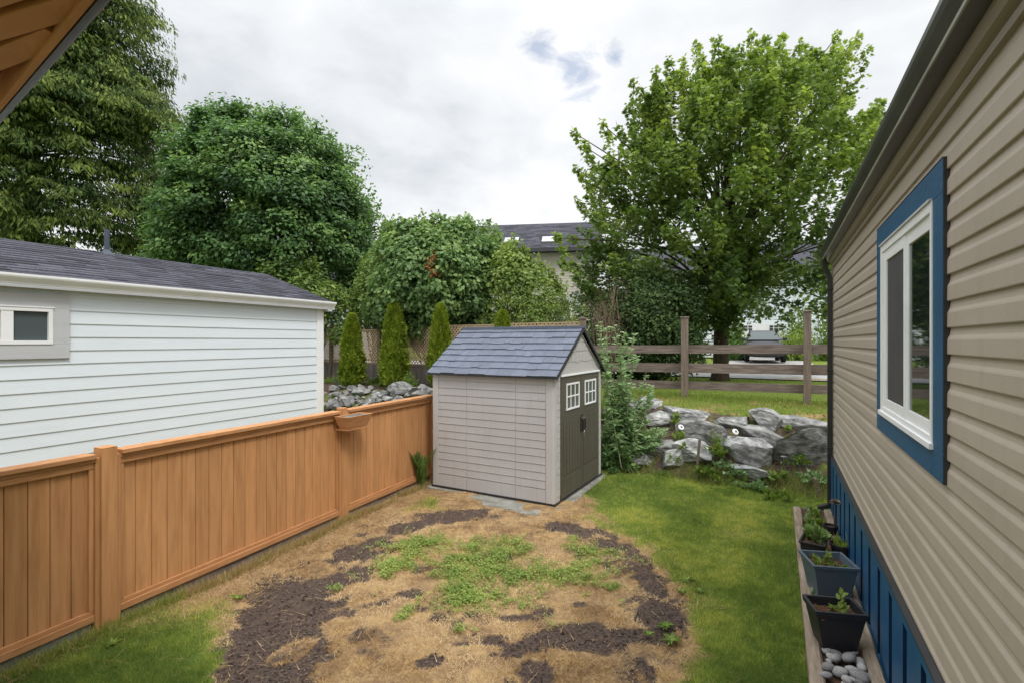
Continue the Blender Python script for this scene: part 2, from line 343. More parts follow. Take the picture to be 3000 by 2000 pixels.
nx, ny = len(xs), len(ys); ii = (np.arange(ny-1)[:, None]*nx+np.arange(nx-1)[None]).ravel()
Fg = np.stack([ii, ii+1, ii+nx+1, ii+nx], 1)
so_, dr_, gr_ = zones(x_, y_)
# soil sits slightly lower than the mat of grass
Vg[:, 2] -= so_*.012
def ground_mat():
    m, t, o = mat_nodes('ground_soil_and_turf'); L = t.links.new
    P = t.nodes.new('ShaderNodeBsdfPrincipled'); L(P.outputs[0], o.inputs[0]); P.inputs['Roughness'].default_value = .95; P.inputs['Specular IOR Level'].default_value = .12
    tc = t.nodes.new('ShaderNodeTexCoord')
    def noise(sc_, det=6, r=.6):
        n = t.nodes.new('ShaderNodeTexNoise'); n.inputs['Scale'].default_value = sc_; n.inputs['Detail'].default_value = det; n.inputs['Roughness'].default_value = r; L(tc.outputs['Object'], n.inputs['Vector']); return n.outputs['Fac']
    def mixc(f_, a, b):
        x = t.nodes.new('ShaderNodeMix'); x.data_type = 'RGBA'
        if isinstance(f_, float): x.inputs[0].default_value = f_
        else: L(f_, x.inputs[0])
        for i, c in ((6, a), (7, b)):
            if isinstance(c, tuple): x.inputs[i].default_value = (*c, 1)
            else: L(c, x.inputs[i])
        return x.outputs[2]
    def rng(f_, a, b, c=0, d=1):
        x = t.nodes.new('ShaderNodeMapRange'); x.inputs[1].default_value = a; x.inputs[2].default_value = b; x.inputs[3].default_value = c; x.inputs[4].default_value = d; L(f_, x.inputs[0]); return x.outputs[0]
    def mt(op, a, b):
        x = t.nodes.new('ShaderNodeMath'); x.operation = op
        for i, c in enumerate((a, b)):
            if isinstance(c, float): x.inputs[i].default_value = c
            else: L(c, x.inputs[i])
        return x.outputs[0]
    A = {}
    for k in ('soil', 'dry'):
        a = t.nodes.new('ShaderNodeAttribute'); a.attribute_name = k; A[k] = a.outputs['Fac']
    grass = mixc(rng(noise(6), .35, .65), (.10, .155, .025), (.17, .20, .04))
    straw = mixc(rng(noise(14, 8, .7), .35, .65), (.46, .32, .16), (.27, .175, .09))
    straw = mixc(rng(noise(3.2, 7, .7), .44, .62, 0, .75), straw, (.17, .105, .065))
    straw = mixc(rng(noise(5, 6, .7), .52, .68, 0, .55), straw, (.52, .34, .13))
    soil = mixc(rng(noise(40, 8, .7), .35, .7), (.058, .041, .034), (.125, .092, .074))
    soil = mixc(rng(noise(7, 8, .75), .5, .72, 0, .6), soil, (.19, .13, .085))
    peb = t.nodes.new('ShaderNodeTexVoronoi'); peb.inputs['Scale'].default_value = 45; L(tc.outputs['Object'], peb.inputs['Vector'])
    soil = mixc(mt('MULTIPLY', rng(peb.outputs['Distance'], .12, .2, 1, 0), rng(noise(3), .5, .6)), soil, (.22, .2, .18))
    d = rng(mt('ADD', A['dry'], mt('MULTIPLY', mt('SUBTRACT', noise(22), .5), 1.0)), .35, .65)
    s = rng(mt('ADD', A['soil'], mt('MULTIPLY', mt('SUBTRACT', noise(9, 10, .75), .5), 2.1)), .34, .76)
    c = mixc(s, mixc(d, grass, straw), soil); L(c, P.inputs['Base Color'])
    b = t.nodes.new('ShaderNodeBump'); b.inputs['Strength'].default_value = .9; b.inputs['Distance'].default_value = .03; L(noise(55, 8, .7), b.inputs['Height']); L(b.outputs[0], P.inputs['Normal'])
    return m
m_ground = ground_mat()
tag(mk('ground', Vg, Fg, m_ground, None, None, True, {'soil': so_, 'dry': dr_}), 'lawn with a round patch of dead straw and bare soil', None, None, 'structure')

def strip_sheet(name, s0, s1, t0, t1, dz, mat, nt_=60, ns=6):
    """sheet on the terrain between two distances from the fence line"""
    V = []; F = []
    for i in range(nt_+1):
        tt = t0+(t1-t0)*i/nt_
        for j in range(ns+1):
            s = s0+(s1-s0)*j/ns; p = FP+FD*tt+FN*s; V.append((p[0], p[1], np.interp(s, HS, HZ)+dz+.005))
    for i in range(nt_):
        for j in range(ns): a = i*(ns+1)+j; F.append([a, a+1, a+ns+2, a+ns+1])
    return mk(name, V, F, mat)
tag(strip_sheet('road', -13.0, -7.4, -40, 60, .03, m_road), kind='structure')
# ================================================================ taupe house on the right
HU = Vector((-.460, -.888, 0)); hrz = math.atan2(-.888, -.460)
house = thing('taupe_house', 'taupe vinyl sided house with a blue trimmed window and blue skirting on the right', 'house', (4.575, 7.27, 0), hrz)
EX = .1234; Z0 = .80; Z1 = 3.50; HL = 12.5
def siding_seg(mb, x0, x1, za, zb):
    ph = 2.483-13*EX
    k = int(math.floor((za-ph)/EX))
    while ph+k*EX < zb-1e-4:
        b = ph+k*EX
        pts = [(0.0, b), (-.013, b+.001), (-.0145, b+.005), (-.0135, b+.068), (-.011, b+.076), (-.005, b+.089), (-.0025, b+.104), (-.001, b+EX)]
        cl = [(y, min(max(z, za), zb)) for y, z in pts]
        mb.sheet([(-.001, cl[0][1])]+cl[1:], x0, x1, t=.5); k += 1
mb = MB()
siding_seg(mb, 0.03, 3.76, Z0, Z1); siding_seg(mb, 5.45, HL, Z0, Z1); siding_seg(mb, 3.76, 5.45, Z0, 1.80); siding_seg(mb, 3.76, 5.45, 3.23, Z1)
mb.build('siding', m_taupe, house)
w = MB()  # wall body behind the cladding, window opening left free
w.box(.002, HL, .002, 3.9, .02, 3.5)
w.build('wall', m_taupet, house)
c = MB(); c.box(-.03, .03, -.028, .06, Z0, Z1, .5); c.box(-.03, .03, -.03, -.028, Z0, Z1, .5); c.build('corner_trim', m_taupet, house, bevel=.004)
s = MB()   # blue vertical-panel skirting: raised pans and recessed grooves
x = -.02; prof = []
while x < HL:
    prof += [(x, -.004), (x, -.042), (x+.33, -.042), (x+.33, -.004)]; x += .44
V = [(a, b, z) for a, b in prof for z in (0.0, .745)]; n = len(prof)
s.add(V, [(2*i, 2*i+2, 2*i+3, 2*i+1) for i in range(n-1) if i % 4 == 1], .5); s.build('skirting', m_bluesk, house)
s = MB(); s.add(V, [(2*i, 2*i+2, 2*i+3, 2*i+1) for i in range(n-1) if i % 4 != 1], .5); s.build('skirting_recess_shaded', m_recess_shade, house)
s = MB(); s.box(-.03, HL, -.046, -.002, .725, .785, .5); s.box(-.03, HL, -.046, -.002, 0.0, .06, .5); s.build('skirting_rail', m_bluesk, house, bevel=.004)
s = MB(); s.prism([(-.001, .785), (-.05, .787), (-.05, .797), (-.022, .812), (-.001, .812)], -.03, HL, t=.5); s.build('drip_edge', m_black, house)
# cornice under the gutter
s = MB(); s.prism([(-.001, 3.47), (-.025, 3.47), (-.028, 3.50), (-.012, 3.507), (-.012, 3.52), (-.05, 3.53), (-.062, 3.565), (-.062, 3.60), (0, 3.60)], -.05, HL, t=.5); s.build('cornice', m_taupet, house)
# gutter
g = MB()
prof = [(-.062, 3.70), (-.062, 3.585), (-.135, 3.582), (-.140, 3.596), (-.134, 3.604), (-.150, 3.625), (-.168, 3.65), (-.178, 3.672), (-.178, 3.70), (-.166, 3.702), (-.166, 3.692)]
g.sheet(prof, -.12, HL, t=.5); g.prism(prof[:9], -.125, -.12, t=.5); g.build('gutter', m_gutter, house, smooth=False)
g = MB(); g.prism([(-.134, 3.583), (-.143, 3.583), (-.145, 3.597), (-.136, 3.601)], -.121, HL, t=.5); g.build('gutter_lip_highlight', MAT('gutter_lip_highlight', (.33, .33, .27), (.22, .22, .17), .4, 3, spec=.5), house)  # pale bead colours in the highlight along the gutter's lower edge
# roof
r = MB(); r.prism([(-.12, 3.705), (-.12, 3.73), (2.0, 4.42), (4.05, 3.73), (4.05, 3.705), (3.9, 3.60), (-.06, 3.60)], -.10, HL, t=.4); r.build('roof', m_shingle, house)
# downspout with elbow at the far corner
d = MB()
def sp(path, w_=.075, dp=.058):
    for a, b in zip(path[:-1], path[1:]): d.beam(a, b, w_, dp, .5, up=(0, 1, .01))
sp([(-.03, -.12, 3.59), (-.03, -.12, 3.50), (-.005, -.045, 3.30)]); d.beam((-.005, -.052, 3.33), (-.005, -.052, .06), .085, .06, .5, up=(0, 1, 0)); d.beam((-.005, -.052, .09), (-.005, -.20, .03), .085, .06, .5)
for z in (3.15, 2.0, .9): d.box(-.06, .05, -.088, -.02, z, z+.03, .5)
d.build('downspout', m_black, house, bevel=.004)
# window: blue trim boards, white frame, sliding sashes, screen
win = MB(); a0, a1, z0, z1 = 3.71, 5.50, 1.75, 3.28
b0, b1, c0, c1 = 3.905, 5.326, 1.897, 3.12
yf, yb = -.030, -.012
win.box(a0, a1, yf, -.004, c1, z1, .5); win.box(a0, a1, yf, -.004, z0, c0, .5); win.box(a0, b0, yf, -.004, c0, c1, .5); win.box(b1, a1, yf, -.004, c0, c1, .5)
wt = win.build('window_trim', m_blue, house, bevel=.004)
win = MB(); win.box(a1+.001, a1+.003, -.028, -.001, z0, z1, .2); win.box(a0, a1, -.0315, -.005, z1+.0005, z1+.004, .2); win.build('trim_flashing', m_black, house)
f = MB(); e = .05
f.box(b0, b1, -.036, .001, c1-e, c1, .5); f.box(b0, b1, -.036, .001, c0, c0+e, .5); f.box(b0, b0+.07, -.036, .001, c0+e, c1-e, .5); f.box(b1-.03, b1, -.036, .001, c0+e, c1-e, .5)
f.box(b0+.07, b1-.03, -.003, .0005, c0+e, c1-e, .5)
f.box(b0-.02, b1+.02, -.050, -.0305, c0-.012, c0+.018, .5)
wf = f.build('window_frame', m_wtrim, house, bevel=.003)
f = MB(); q0, q1 = b0+.07, b1-.03; h0, h1 = c0+e, c1-e
for (xa, xb, la, lb, ya, yb_) in ((q0, 4.69, .11, .05, -.027, -.0035), (4.691, q1, .06, .02, -.022, -.0035)):
    f.box(xa, xa+la, ya, yb_, h0, h1, .5); f.box(xb-lb, xb, ya, yb_, h0, h1, .5); f.box(xa+la, xb-lb, ya, yb_, h0, h0+.065, .5); f.box(xa+la, xb-lb, ya, yb_, h1-.075, h1, .5)
f.build('sash', m_wtrim, wf, bevel=.002)
g = MB(); g.box(4.751, q1-.02, -.013, -.009, h0+.065, h1-.075); g.build('glass_pane', m_glass, wf)
g = MB(); g.box(q0+.11, 4.64, -.018, -.014, h0+.065, h1-.075); g.build('insect_screen', m_screen, wf)
g = MB(); g.box(b0, b1, -.046, -.0305, c1, c1+.012, .5); g.build('head_flashing', m_gtrim, wf)

# planting bed edging, pots and stones beside the skirting
def H2W(x, y, z=0): return house.matrix_basis @ Vector((x, y, z))
house_M = Matrix.Translation(Vector((4.575, 7.27, 0))) @ Matrix.Rotation(hrz, 4, 'Z')
def h2w(x, y, z=0): return house_M @ Vector((x, y, z))
def timber(label, x0, x1, y0, y1, h, seed):
    t_ = thing('edging_timber', label, 'timber edging', h2w((x0+x1)/2, (y0+y1)/2, 0), hrz, 'timbers round the planting bed')
    random.seed(seed); V = []; F = []; n = 60; L = x1-x0; wd = (y1-y0)/2
    for i in range(n+1):
        xx = -L/2+L*i/n; wob = (random.random()-.5)*.006
        for (a, b) in ((-wd, -.03), (-wd, h*.8), (-wd*.7, h), (wd*.7, h), (wd, h*.8), (wd, -.03)): V.append((xx, a+wob, b+(random.random()-.5)*.006))
    for i in range(n):
        for k in range(5): F.append([i*6+k, (i+1)*6+k, (i+1)*6+k+1, i*6+k+1])
    F += [[5, 4, 3, 2, 1, 0], [n*6+k for k in range(6)]]
    mk('timber', V, F, m_timber, t_, np.full(len(F), .5)); return t_
timber('grey timber edging between the lawn and the pots', .25, 4.9, -.52, -.42, .085, 3)
timber('grey timber edging tight against the blue skirting', .25, 4.9, -.145, -.052, .10, 4)
timber('thin pale timber closing the far end of the planting bed', .21, .25, -.42, -.145, .07, 5)
bm_ = MB(); V = []; nx_, ny_ = 80, 8
for i in range(nx_+1):
    for j in range(ny_+1):
        a, b = .25+4.65*i/nx_, -.42+.275*j/ny_; V.append(tuple(h2w(a, b, .035+.02*random.random())))
mk('planting_soil', V, [[i*(ny_+1)+j, (i+1)*(ny_+1)+j, (i+1)*(ny_+1)+j+1, i*(ny_+1)+j+1] for i in range(nx_) for j in range(ny_)], m_soil)
tag(bpy.data.objects['planting_soil'], kind='structure')

def square_pot(name, label, loc, rz, mat, w0, d0, w1, d1, h, rim=.035, soil_z=.05, cat='plant pot'):
    t_ = thing(name, label, cat, loc, rz)
    m = MB()
    def ring(wx, wy, z): return [(-wx, -wy, z), (wx, -wy, z), (wx, wy, z), (-wx, wy, z)]
    th = .008
    rings = [ring(w1/2, d1/2, 0), ring(w0/2-.012, d0/2-.012, h-rim), ring(w0/2, d0/2, h-rim), ring(w0/2+.004, d0/2+.004, h), ring(w0/2-.018, d0/2-.018, h), ring(w0/2-.022, d0/2-.022, h-rim-.002), ring(w1/2-th, d1/2-th, .01)]
    V = [p for r_ in rings for p in r_]; F = [[3, 2, 1, 0]]
    for i in range(len(rings)-1):
        for k in range(4): F.append([i*4+k, i*4+(k+1) % 4, (i+1)*4+(k+1) % 4, (i+1)*4+k])
    F.append([(len(rings)-1)*4+k for k in range(4)])
    m.add(V, F, .5); m.build('pot_body', mat, t_, bevel=.003)
    fr = (h-soil_z)/h; wx, wy = (w1+(w0-w1)*fr)/2-.02, (d1+(d0-d1)*fr)/2-.02
    V = []; n = 12
    for i in range(n+1):
        for j in range(n+1): V.append((-wx+2*wx*i/n, -wy+2*wy*j/n, h-soil_z+random.uniform(-.008, .008)))
    mk('pot_soil', V, [[i*(n+1)+j, (i+1)*(n+1)+j, (i+1)*(n+1)+j+1, i*(n+1)+j+1] for i in range(n) for j in range(n)], m_soil, t_)
    return t_
random.seed(11)
pot_black = square_pot('square_pot', 'black square pot nearest the camera, above the river stones', (2.50, 3.97, .055), R(-10), m_potblk, .36, .27, .22, .18, .33, .045, .06)
pot_blue = square_pot('square_pot', 'slate blue square pot standing just behind the black one', (0, 0, 0), R(-10), m_potblu, .38, .37, .25, .25, .345, .03, .06)
pot_blue.location = (2.945, 4.77, .055)
pot_low = square_pot('planter_box', 'low dark planter with weeds, left behind the slate blue pot', (0, 0, 0), R(-38), m_potblk, .25, .40, .20, .34, .17, .02, .03, 'planter')
pot_low.location = (3.39, 5.74, .05)
def round_pot(label, loc, r, h, tilt=0):
    t_ = thing('round_pot', label, 'plant pot', loc, 0); t_.rotation_euler = (tilt, 0, 0)
    m = MB(); m.lathe([(0, 0), (r*.75, 0), (r*.97, h*.85), (r*1.05, h*.86), (r*1.06, h), (r*.96, h), (r*.92, h*.8), (r*.7, .02), (0, .02)], n=28, t=.5); m.build('pot_body', m_potblk, t_, smooth=False)
    m = MB(); m.lathe([(0, h*.84), (r*.5, h*.83), (r*.93, h*.82)], n=20, t=.5); m.build('pot_soil', m_soil, t_); return t_
pot_round = round_pot('round black pot with a pale succulent against the blue skirting', (3.60, 5.58, .05), .115, .17)
pot_small = round_pot('small round black pot holding the dark rosette plant', (3.86, 6.20, .05), .075, .15)

def smooth_stone(name, loc, r, sc_, seed, label, group, mat=m_stone, rz=None):
    o = mk(name, *ico(2, seed, .17), mat, None, None, True); o.scale = (r*sc_[0], r*sc_[1], r*sc_[2]); o.location = loc
    o.rotation_euler = (0, 0, (seed*1.7 % 6.28) if rz is None else rz); o.data.attributes['tint'].data.foreach_set('value', np.full(len(o.data.polygons), (seed*.377) % 1.0, np.float32))
    return tag(o, label, 'stone', group)
import bmesh
def ico(sub, seed, amp):
    b = bmesh.new(); bmesh.ops.create_icosphere(b, subdivisions=sub+1, radius=1)
    V = np.array([v.co[:] for v in b.verts]); F = [[v.index for v in f_.verts] for f_ in b.faces]; b.free()
    rs = np.random.RandomState(seed)
    for k in range(5):
        d_ = rs.normal(size=3); d_ /= np.linalg.norm(d_); V = V*(1+amp*np.sin(2.2*(V@d_)+rs.rand()*6)[:, None]*.6)
    return V, F
def boulder(name, loc, dims, rz, seed, label, group, mat, tilt=0, sub=4, cuts=14, rough=.035):
    b = bmesh.new(); bmesh.ops.create_icosphere(b, subdivisions=sub+1, radius=1)
    V = np.array([v.co[:] for v in b.verts]); F = np.array([[v.index for v in f_.verts] for f_ in b.faces]); b.free()
    rs = np.random.RandomState(seed)
    V = V*1.35
    for k in range(cuts):
        n_ = rs.normal(size=3); n_ /= np.linalg.norm(n_); dd = rs.uniform(.55, .88); t_ = V@n_-dd; V = V-np.clip(t_, 0, None)[:, None]*n_
    nz = (vnoise(V[:, 0]*2+V[:, 2]*1.7+seed, V[:, 1]*2+seed, seed, 5)-.5)
    nz2 = (vnoise(V[:, 2]*9+seed, V[:, 0]*2.5+V[:, 1]*2.5, seed+3, 3)-.5)      # strata
    L_ = np.linalg.norm(V, axis=1, keepdims=True); V = V+V/L_*(nz*rough*4.5+nz2*rough*2.6)[:, None]
    V /= np.abs(V).max(0); V *= np.array(dims)/2
    o = mk(name, V, F, mat, None, np.full(len(F), rs.rand()), False); o.location = loc; o.rotation_euler = (0, tilt, rz)
    me = o.data; me.polygons.foreach_set('use_smooth', np.ones(len(F), bool))
    try: me.set_sharp_from_angle(angle=R(20))
    except Exception: pass
    return tag(o, label, 'rock', group)
# river stones at the near end of the bed
rs = np.random.RandomState(5); k = 0
big = [(2447, 1925, .075), (2425, 1950, .05), (2490, 1925, .07), (2492, 1960, .07), (2510, 1975, .055), (2460, 1965, .055), (2525, 1950, .05), (2420, 1975, .06), (2480, 1990, .055), (2530, 1990, .07)]
for j in range(60):
    if j < len(big): p = ray(big[j][0], big[j][1], z=.09); x, y, r = p.x, p.y, big[j][2]*.85
    else:
        a = rs.uniform(3.55, 4.75); b = rs.uniform(-.38, -.17); q = h2w(a, b); x, y, r = q.x, q.y, rs.uniform(.025, .055)
    r *= (.62+.3*((j*5) % 7)/7); smooth_stone('river_stone', (x, y, .055+r*.35+(.02 if j < 10 else 0)), r, (1.2, .85+.3*((j*7) % 5)/5, .65+.2*((j*3) % 4)/4), 100+j, 'rounded grey river stone in the bed by the blue skirting', 'river stones in the planting bed')

# ================================================================ white house on the left
WU = Vector((-.4361, -.8999, 0)); wrz = math.atan2(-.8999, -.4361)
wh = thing('white_house', 'white clapboard house with a dark shingle roof behind the orange fence', 'house', (-3.41, 9.2, 0), wrz)
WL, WD = 10.5, 3.3
def wlap(mb, x0, x1, za, zb, ph, ex=.15):
    k = int(math.floor((za-ph)/ex))
    while ph+k*ex < zb-1e-4:
        b = ph+k*ex; pts = [(.003, b), (.016, b), (.005, b+ex)]
        pts = [(y, min(max(z, za), zb)) for y, z in pts]; mb.sheet(pts, x0, x1, t=random.random()); k += 1
s = MB(); ph = 2.92-.15*19
wx0, wx1, wz0, wz1 = 3.755, 4.83, 2.234, 2.936
wlap(s, .145, wx0, .25, 2.99, ph); wlap(s, wx1, WL, .25, 2.99, ph); wlap(s, wx0, wx1, .25, wz0, ph); wlap(s, wx0, wx1, wz1, 2.99, ph)
s.build('siding', m_wside, wh)
s = MB(); s.box(0, WL, -WD, 0, 0, 3.0, .5)
s.add([(0.001, -WD, 3.0), (0.001, 0, 3.0), (0.001, -1.62, 3.62), (WL, -WD, 3.0), (WL, 0, 3.0), (WL, -1.62, 3.62)], [(0, 2, 1), (3, 4, 5), (0, 3, 5, 2), (1, 2, 5, 4)], .5)
s.build('wall', m_wside, wh)
s = MB(); s.box(-.012, .145, .002, .024, .2, 2.99, .5); s.box(-.014, 0, -.14, .022, .2, 2.99, .5); s.build('corner_board', m_wtrim, wh, bevel=.003)
s = MB(); s.box(-.1, .0, .0, .14, 2.955, 3.02, .5); s.box(0, WL, .0, .14, 2.985, 3.005, .5); s.build('soffit', m_gtrim, wh)
g = MB(); prof = [(.125, 3.02), (.14, 3.02), (.143, 3.035), (.165, 3.06), (.185, 3.085), (.19, 3.10), (.19, 3.122), (.178, 3.122), (.178, 3.108), (.13, 3.05)]
g.prism(prof[::-1], -.16, WL, t=.5); g.box(-.16, WL, .12, .135, 2.99, 3.11, .5); g.build('gutter', m_wtrim, wh)
# roof courses
def roof_rows(mb, x0f, x1f, eave, ridge, n, tabw=(.25, .6), th=.008):
    (ye, ze), (yr, zr) = eave, ridge
    for k in range(n):
        f0, f1 = k/n, (k+1.15)/n
        ya, za = ye+(yr-ye)*f0, ze+(zr-ze)*f0; yb_, zb_ = ye+(yr-ye)*min(f1, 1), ze+(zr-ze)*min(f1, 1)
        x = x0f(k/n)
        xe = x1f(k/n)
        while x < xe:
            w_ = min(random.uniform(*tabw), xe-x); lift = th*random.uniform(.7, 1.5)
            mb.add([(x, ya, za), (x+w_, ya, za), (x+w_, ya, za+lift), (x, ya, za+lift), (x, yb_, zb_+.001), (x+w_, yb_, zb_+.001)], [(0, 1, 2, 3), (3, 2, 5, 4), (0, 3, 4), (1, 5, 2)])
            x += w_
random.seed(31)
r = MB(); roof_rows(r, lambda f_: -.13, lambda f_: WL+.1, (.15, 3.115), (-1.62, 3.73), 15, (.15, .5), .011)
roof_rows(r, lambda f_: -.13, lambda f_: WL+.1, (-3.42, 3.115), (-1.62, 3.73), 15, (.15, .5), .011)
r.build('roof', m_shingle, wh)
r = MB(); r.add([(-.13, .15, 3.11), (-.13, -1.62, 3.725), (-.13, -3.42, 3.11), (WL+.1, .15, 3.11), (WL+.1, -1.62, 3.725), (WL+.1, -3.42, 3.11)], [(0, 1, 4, 3), (1, 2, 5, 4)], .3); r.build('roof_deck', m_shingle, wh)
r = MB(); r.beam((-.135, .16, 3.095), (-.135, -1.62, 3.71), .02, .03, .5); r.beam((-.135, -3.42, 3.095), (-.135, -1.62, 3.71), .02, .03, .5); r.build('rake_edge', m_red, wh)
r = MB(); r.tube([(2.62, -1.55, 3.6), (2.62, -1.55, 4.06)], .034, 14, .5); r.lathe([(.10, 0), (.05, .06), (.036, .08)], (2.62, -1.55, 3.68), 14, .5); r.build('vent_pipe', MAT('vent_pipe', (.07, .085, .11), None, .6), wh)
t_ = MB(); t_.box(wx0, wx1, .004, .042, wz1-.155, wz1, .5); t_.box(wx0, wx1, .004, .042, wz0, wz0+.155, .5); t_.box(wx0, wx0+.155, .004, .042, wz0+.155, wz1-.155, .5); t_.box(wx1-.155, wx1, .004, .042, wz0+.155, wz1-.155, .5)
t_.build('window_trim', m_gtrim, wh, bevel=.003)
f = MB(); fx0, fx1, fz0, fz1 = wx0+.155, wx1-.155, wz0+.155, wz1-.155; e = .04
f.box(fx0, fx1, .004, .05, fz1-e, fz1, .5); f.box(fx0, fx1, .004, .05, fz0, fz0+e, .5); f.box(fx0, fx0+e, .004, .05, fz0+e, fz1-e, .5); f.box(fx1-e, fx1, .004, .05, fz0+e, fz1-e, .5)
fm = (fx0+fx1)/2; f.box(fm-.05, fm+.05, .004, .045, fz0+e, fz1-e, .5); f.box(fx0-.01, fx1+.01, .04, .056, fz1, fz1+.012, .5)
wf2 = f.build('window_frame', m_wtrim, wh, bevel=.002)
for (a, b) in ((fx0+e, fm-.05), (fm+.05, fx1-e)):
    g = MB(); g.box(a, b, .005, .016, fz0+e, fz1-e); g.build('glass_pane', m_wglass, wf2)

# ================================================================ orange stained fence
FU = Vector((1.14, 2.59, 0)).normalized(); frz = math.atan2(FU.y, FU.x)
FO = Vector((-3.45, 4.34, 0))              # near post
fence = thing('wooden_fence', 'orange stained board fence with a flat top rail along the left of the yard', 'fence', FO, frz)
# local x runs towards the shed; the yard is at local y<0
def panel(x0, x1, zt=1.46, zb=.14, name='board_panel'):
    b = MB(); x = x0+.005; n = max(1, round((x1-x0)/.142)); w_ = (x1-x0-.01)/n
    for i in range(n):
        xa, xb = x+i*w_+.002, x+(i+1)*w_-.002; dy = random.uniform(-.0012, .0012)
        b.prism([(xa, .004+dy), (xa+.004, -.001+dy), (xb-.004, -.001+dy), (xb, .004+dy), (xb, .02), (xa, .02)][::-1], zb+.02, zt-.03, 'z')
    o = b.build(name, m_cedar, fence)
    r = MB(); r.box(x0-.0, x1+.0, -.075, .075, zt, zt+.036); r.box(x0, x1, -.035, -.004, zt-.085, zt-.0005); r.box(x0, x1, -.048, -.0355, zt-.032, zt-.0005)
    r.build('top_rail', m_cedar_rail, o, bevel=.003)
    r = MB(); r.box(x0, x1, -.045, .03, zb-.035, zb+.02); r.box(x0, x1, -.028, -.004, zb+.0205, zb+.055); r.build('bottom_rail', m_cedar_rail, o, bevel=.003)
    for xa, xb in ((x0, x0+.034), (x1-.034, x1)):
        r = MB(); r.box(xa, xb, -.03, -.002, zb+.056, zt-.0855); r.build('edge_trim', m_cedar, o, bevel=.003)
random.seed(5)
for xp, h_, wdt in ((0, 1.535, .06), (2.83, 1.53, .05), (5.15, 1.50, .05), (-2.83, 1.53, .06)):
    p = MB(); w_ = wdt; p.box(xp-w_, xp+w_, -w_-.01, w_-.01, -.05, h_-.01, .6); p.prism([(xp-w_, -w_-.01), (xp+w_, -w_-.01), (xp+w_, w_-.01), (xp-w_, w_-.01)], h_-.009, h_, 'z', .6)
    p.box(xp-w_-.036, xp-w_-.0005, -.05, .03, -.03, 1.459, .4); p.box(xp+w_+.0005, xp+w_+.036, -.05, .03, -.03, 1.459, .4)
    p.build('post', m_cedar, fence, bevel=.004)
panel(.097, 2.743); panel(2.917, 5.06); panel(-2.73, -.097, 1.455, .14)
curb = MB(); curb.box(-4, -.11, -.02, .12, -.05, .10, .5)
t_ = thing('concrete_curb', 'low concrete curb under the nearest panel of the orange fence', 'curb', FO, frz); curb.build('curb', m_concrete, t_, bevel=.01)
k_ = MB()
for xa, xb in ((.1, 2.74), (2.92, 5.0)): k_.box(xa, xb, -.018, .02, -.05, .1, .5)
k_.build('kickboard', m_greywood, fence)

# planter box hooked on the far post
m_rubsoil = MAT('dry_planter_soil', (.20, .19, .18), (.07, .065, .06), .9, 6, (1, 3, 1), .6, 40, .05, .1)
pb = thing('planter_box', 'small orange wooden planter box hooked on the fence post near the shed', 'planter', FO+FU*2.86+Vector((FU.y, -FU.x, 0))*.185+Vector((0, 0, 1.27)), frz)
m = MB(); L2, D2, hh = .235, .125, .17
def ringp(a, b, z, oy=0): return [(-a, -b+oy, z), (a, -b+oy, z), (a, b, z), (-a, b, z)]
rings = [ringp(L2*.80, D2*.55, 0), ringp(L2, D2, hh), ringp(L2-.018, D2-.018, hh), ringp(L2*.8-.018, D2*.6-.018, .02)]
V = [p for q in rings for p in q]; F = [[3, 2, 1, 0]]
for i in range(3):
    for k in range(4): F.append([i*4+k, i*4+(k+1) % 4, (i+1)*4+(k+1) % 4, (i+1)*4+k])
F.append([12, 13, 14, 15]); m.add(V, F, .6); m.build('box_side', m_cedar_rail, pb, bevel=.002)
m = MB(); m.box(-L2*.83, L2*.83, -D2*.62, D2, -.014, -.001, .4); m.build('box_base', m_cedar_rail, pb)
m = MB(); m.box(-L2+.025, L2-.025, -D2+.019, D2-.019, hh-.018, hh-.012, .5); m.build('soil', m_rubsoil, pb)

# ================================================================ shed
SX, SY = Vector((.484, .875, 0)), Vector((-.875, .484, 0)); srz = math.atan2(.875, .484)
shed = thing('garden_shed', 'light grey plastic garden shed with olive double doors and a slate shingle roof', 'shed', (.608, 7.48, 0), srz)
SW, SDp, WT, ZB = 2.05, 2.2, 1.93, .05
RZ = 2.645
b = MB(); b.box(.0, SW, .02, SDp-.02, ZB, WT, .5); b.build('wall', m_shedw, shed)
# side wall panels (left side x=0, facing -x) and the hidden ones
def sidewall(x, sgn):
    b = MB(); segs = [(.12, .63), (.63, 1.52), (1.52, 2.10)]
    for (y0, y1) in segs:
        for k in range(14):
            z0 = .25+k*.1175; z1 = min(z0+.1175, WT-.02)
            if z1-z0 < .03: continue
            y0_, y1_ = y0+.006, y1-.006
            prof = [(0, z0+.004), (.010, z0+.006), (.011, z0+.012), (.006, z0+.016), (.0075, z0+.022), (.004, z1-.002), (0, z1)]
            b.sheet([(x+sgn*a, z) for a, z in prof], y0_, y1_, 'y', .5)
            for ye in (y0_, y1_): b.add([(x+sgn*a, ye, z) for a, z in prof], [tuple(range(len(prof)))], .5)
        b.box(min(x, x+sgn*.009), max(x, x+sgn*.009), y0+.004, y1-.004, ZB, .232, .5)
    b.build('side_cladding', m_shedw, shed)
sidewall(0, -1); sidewall(SW, 1)
b = MB()
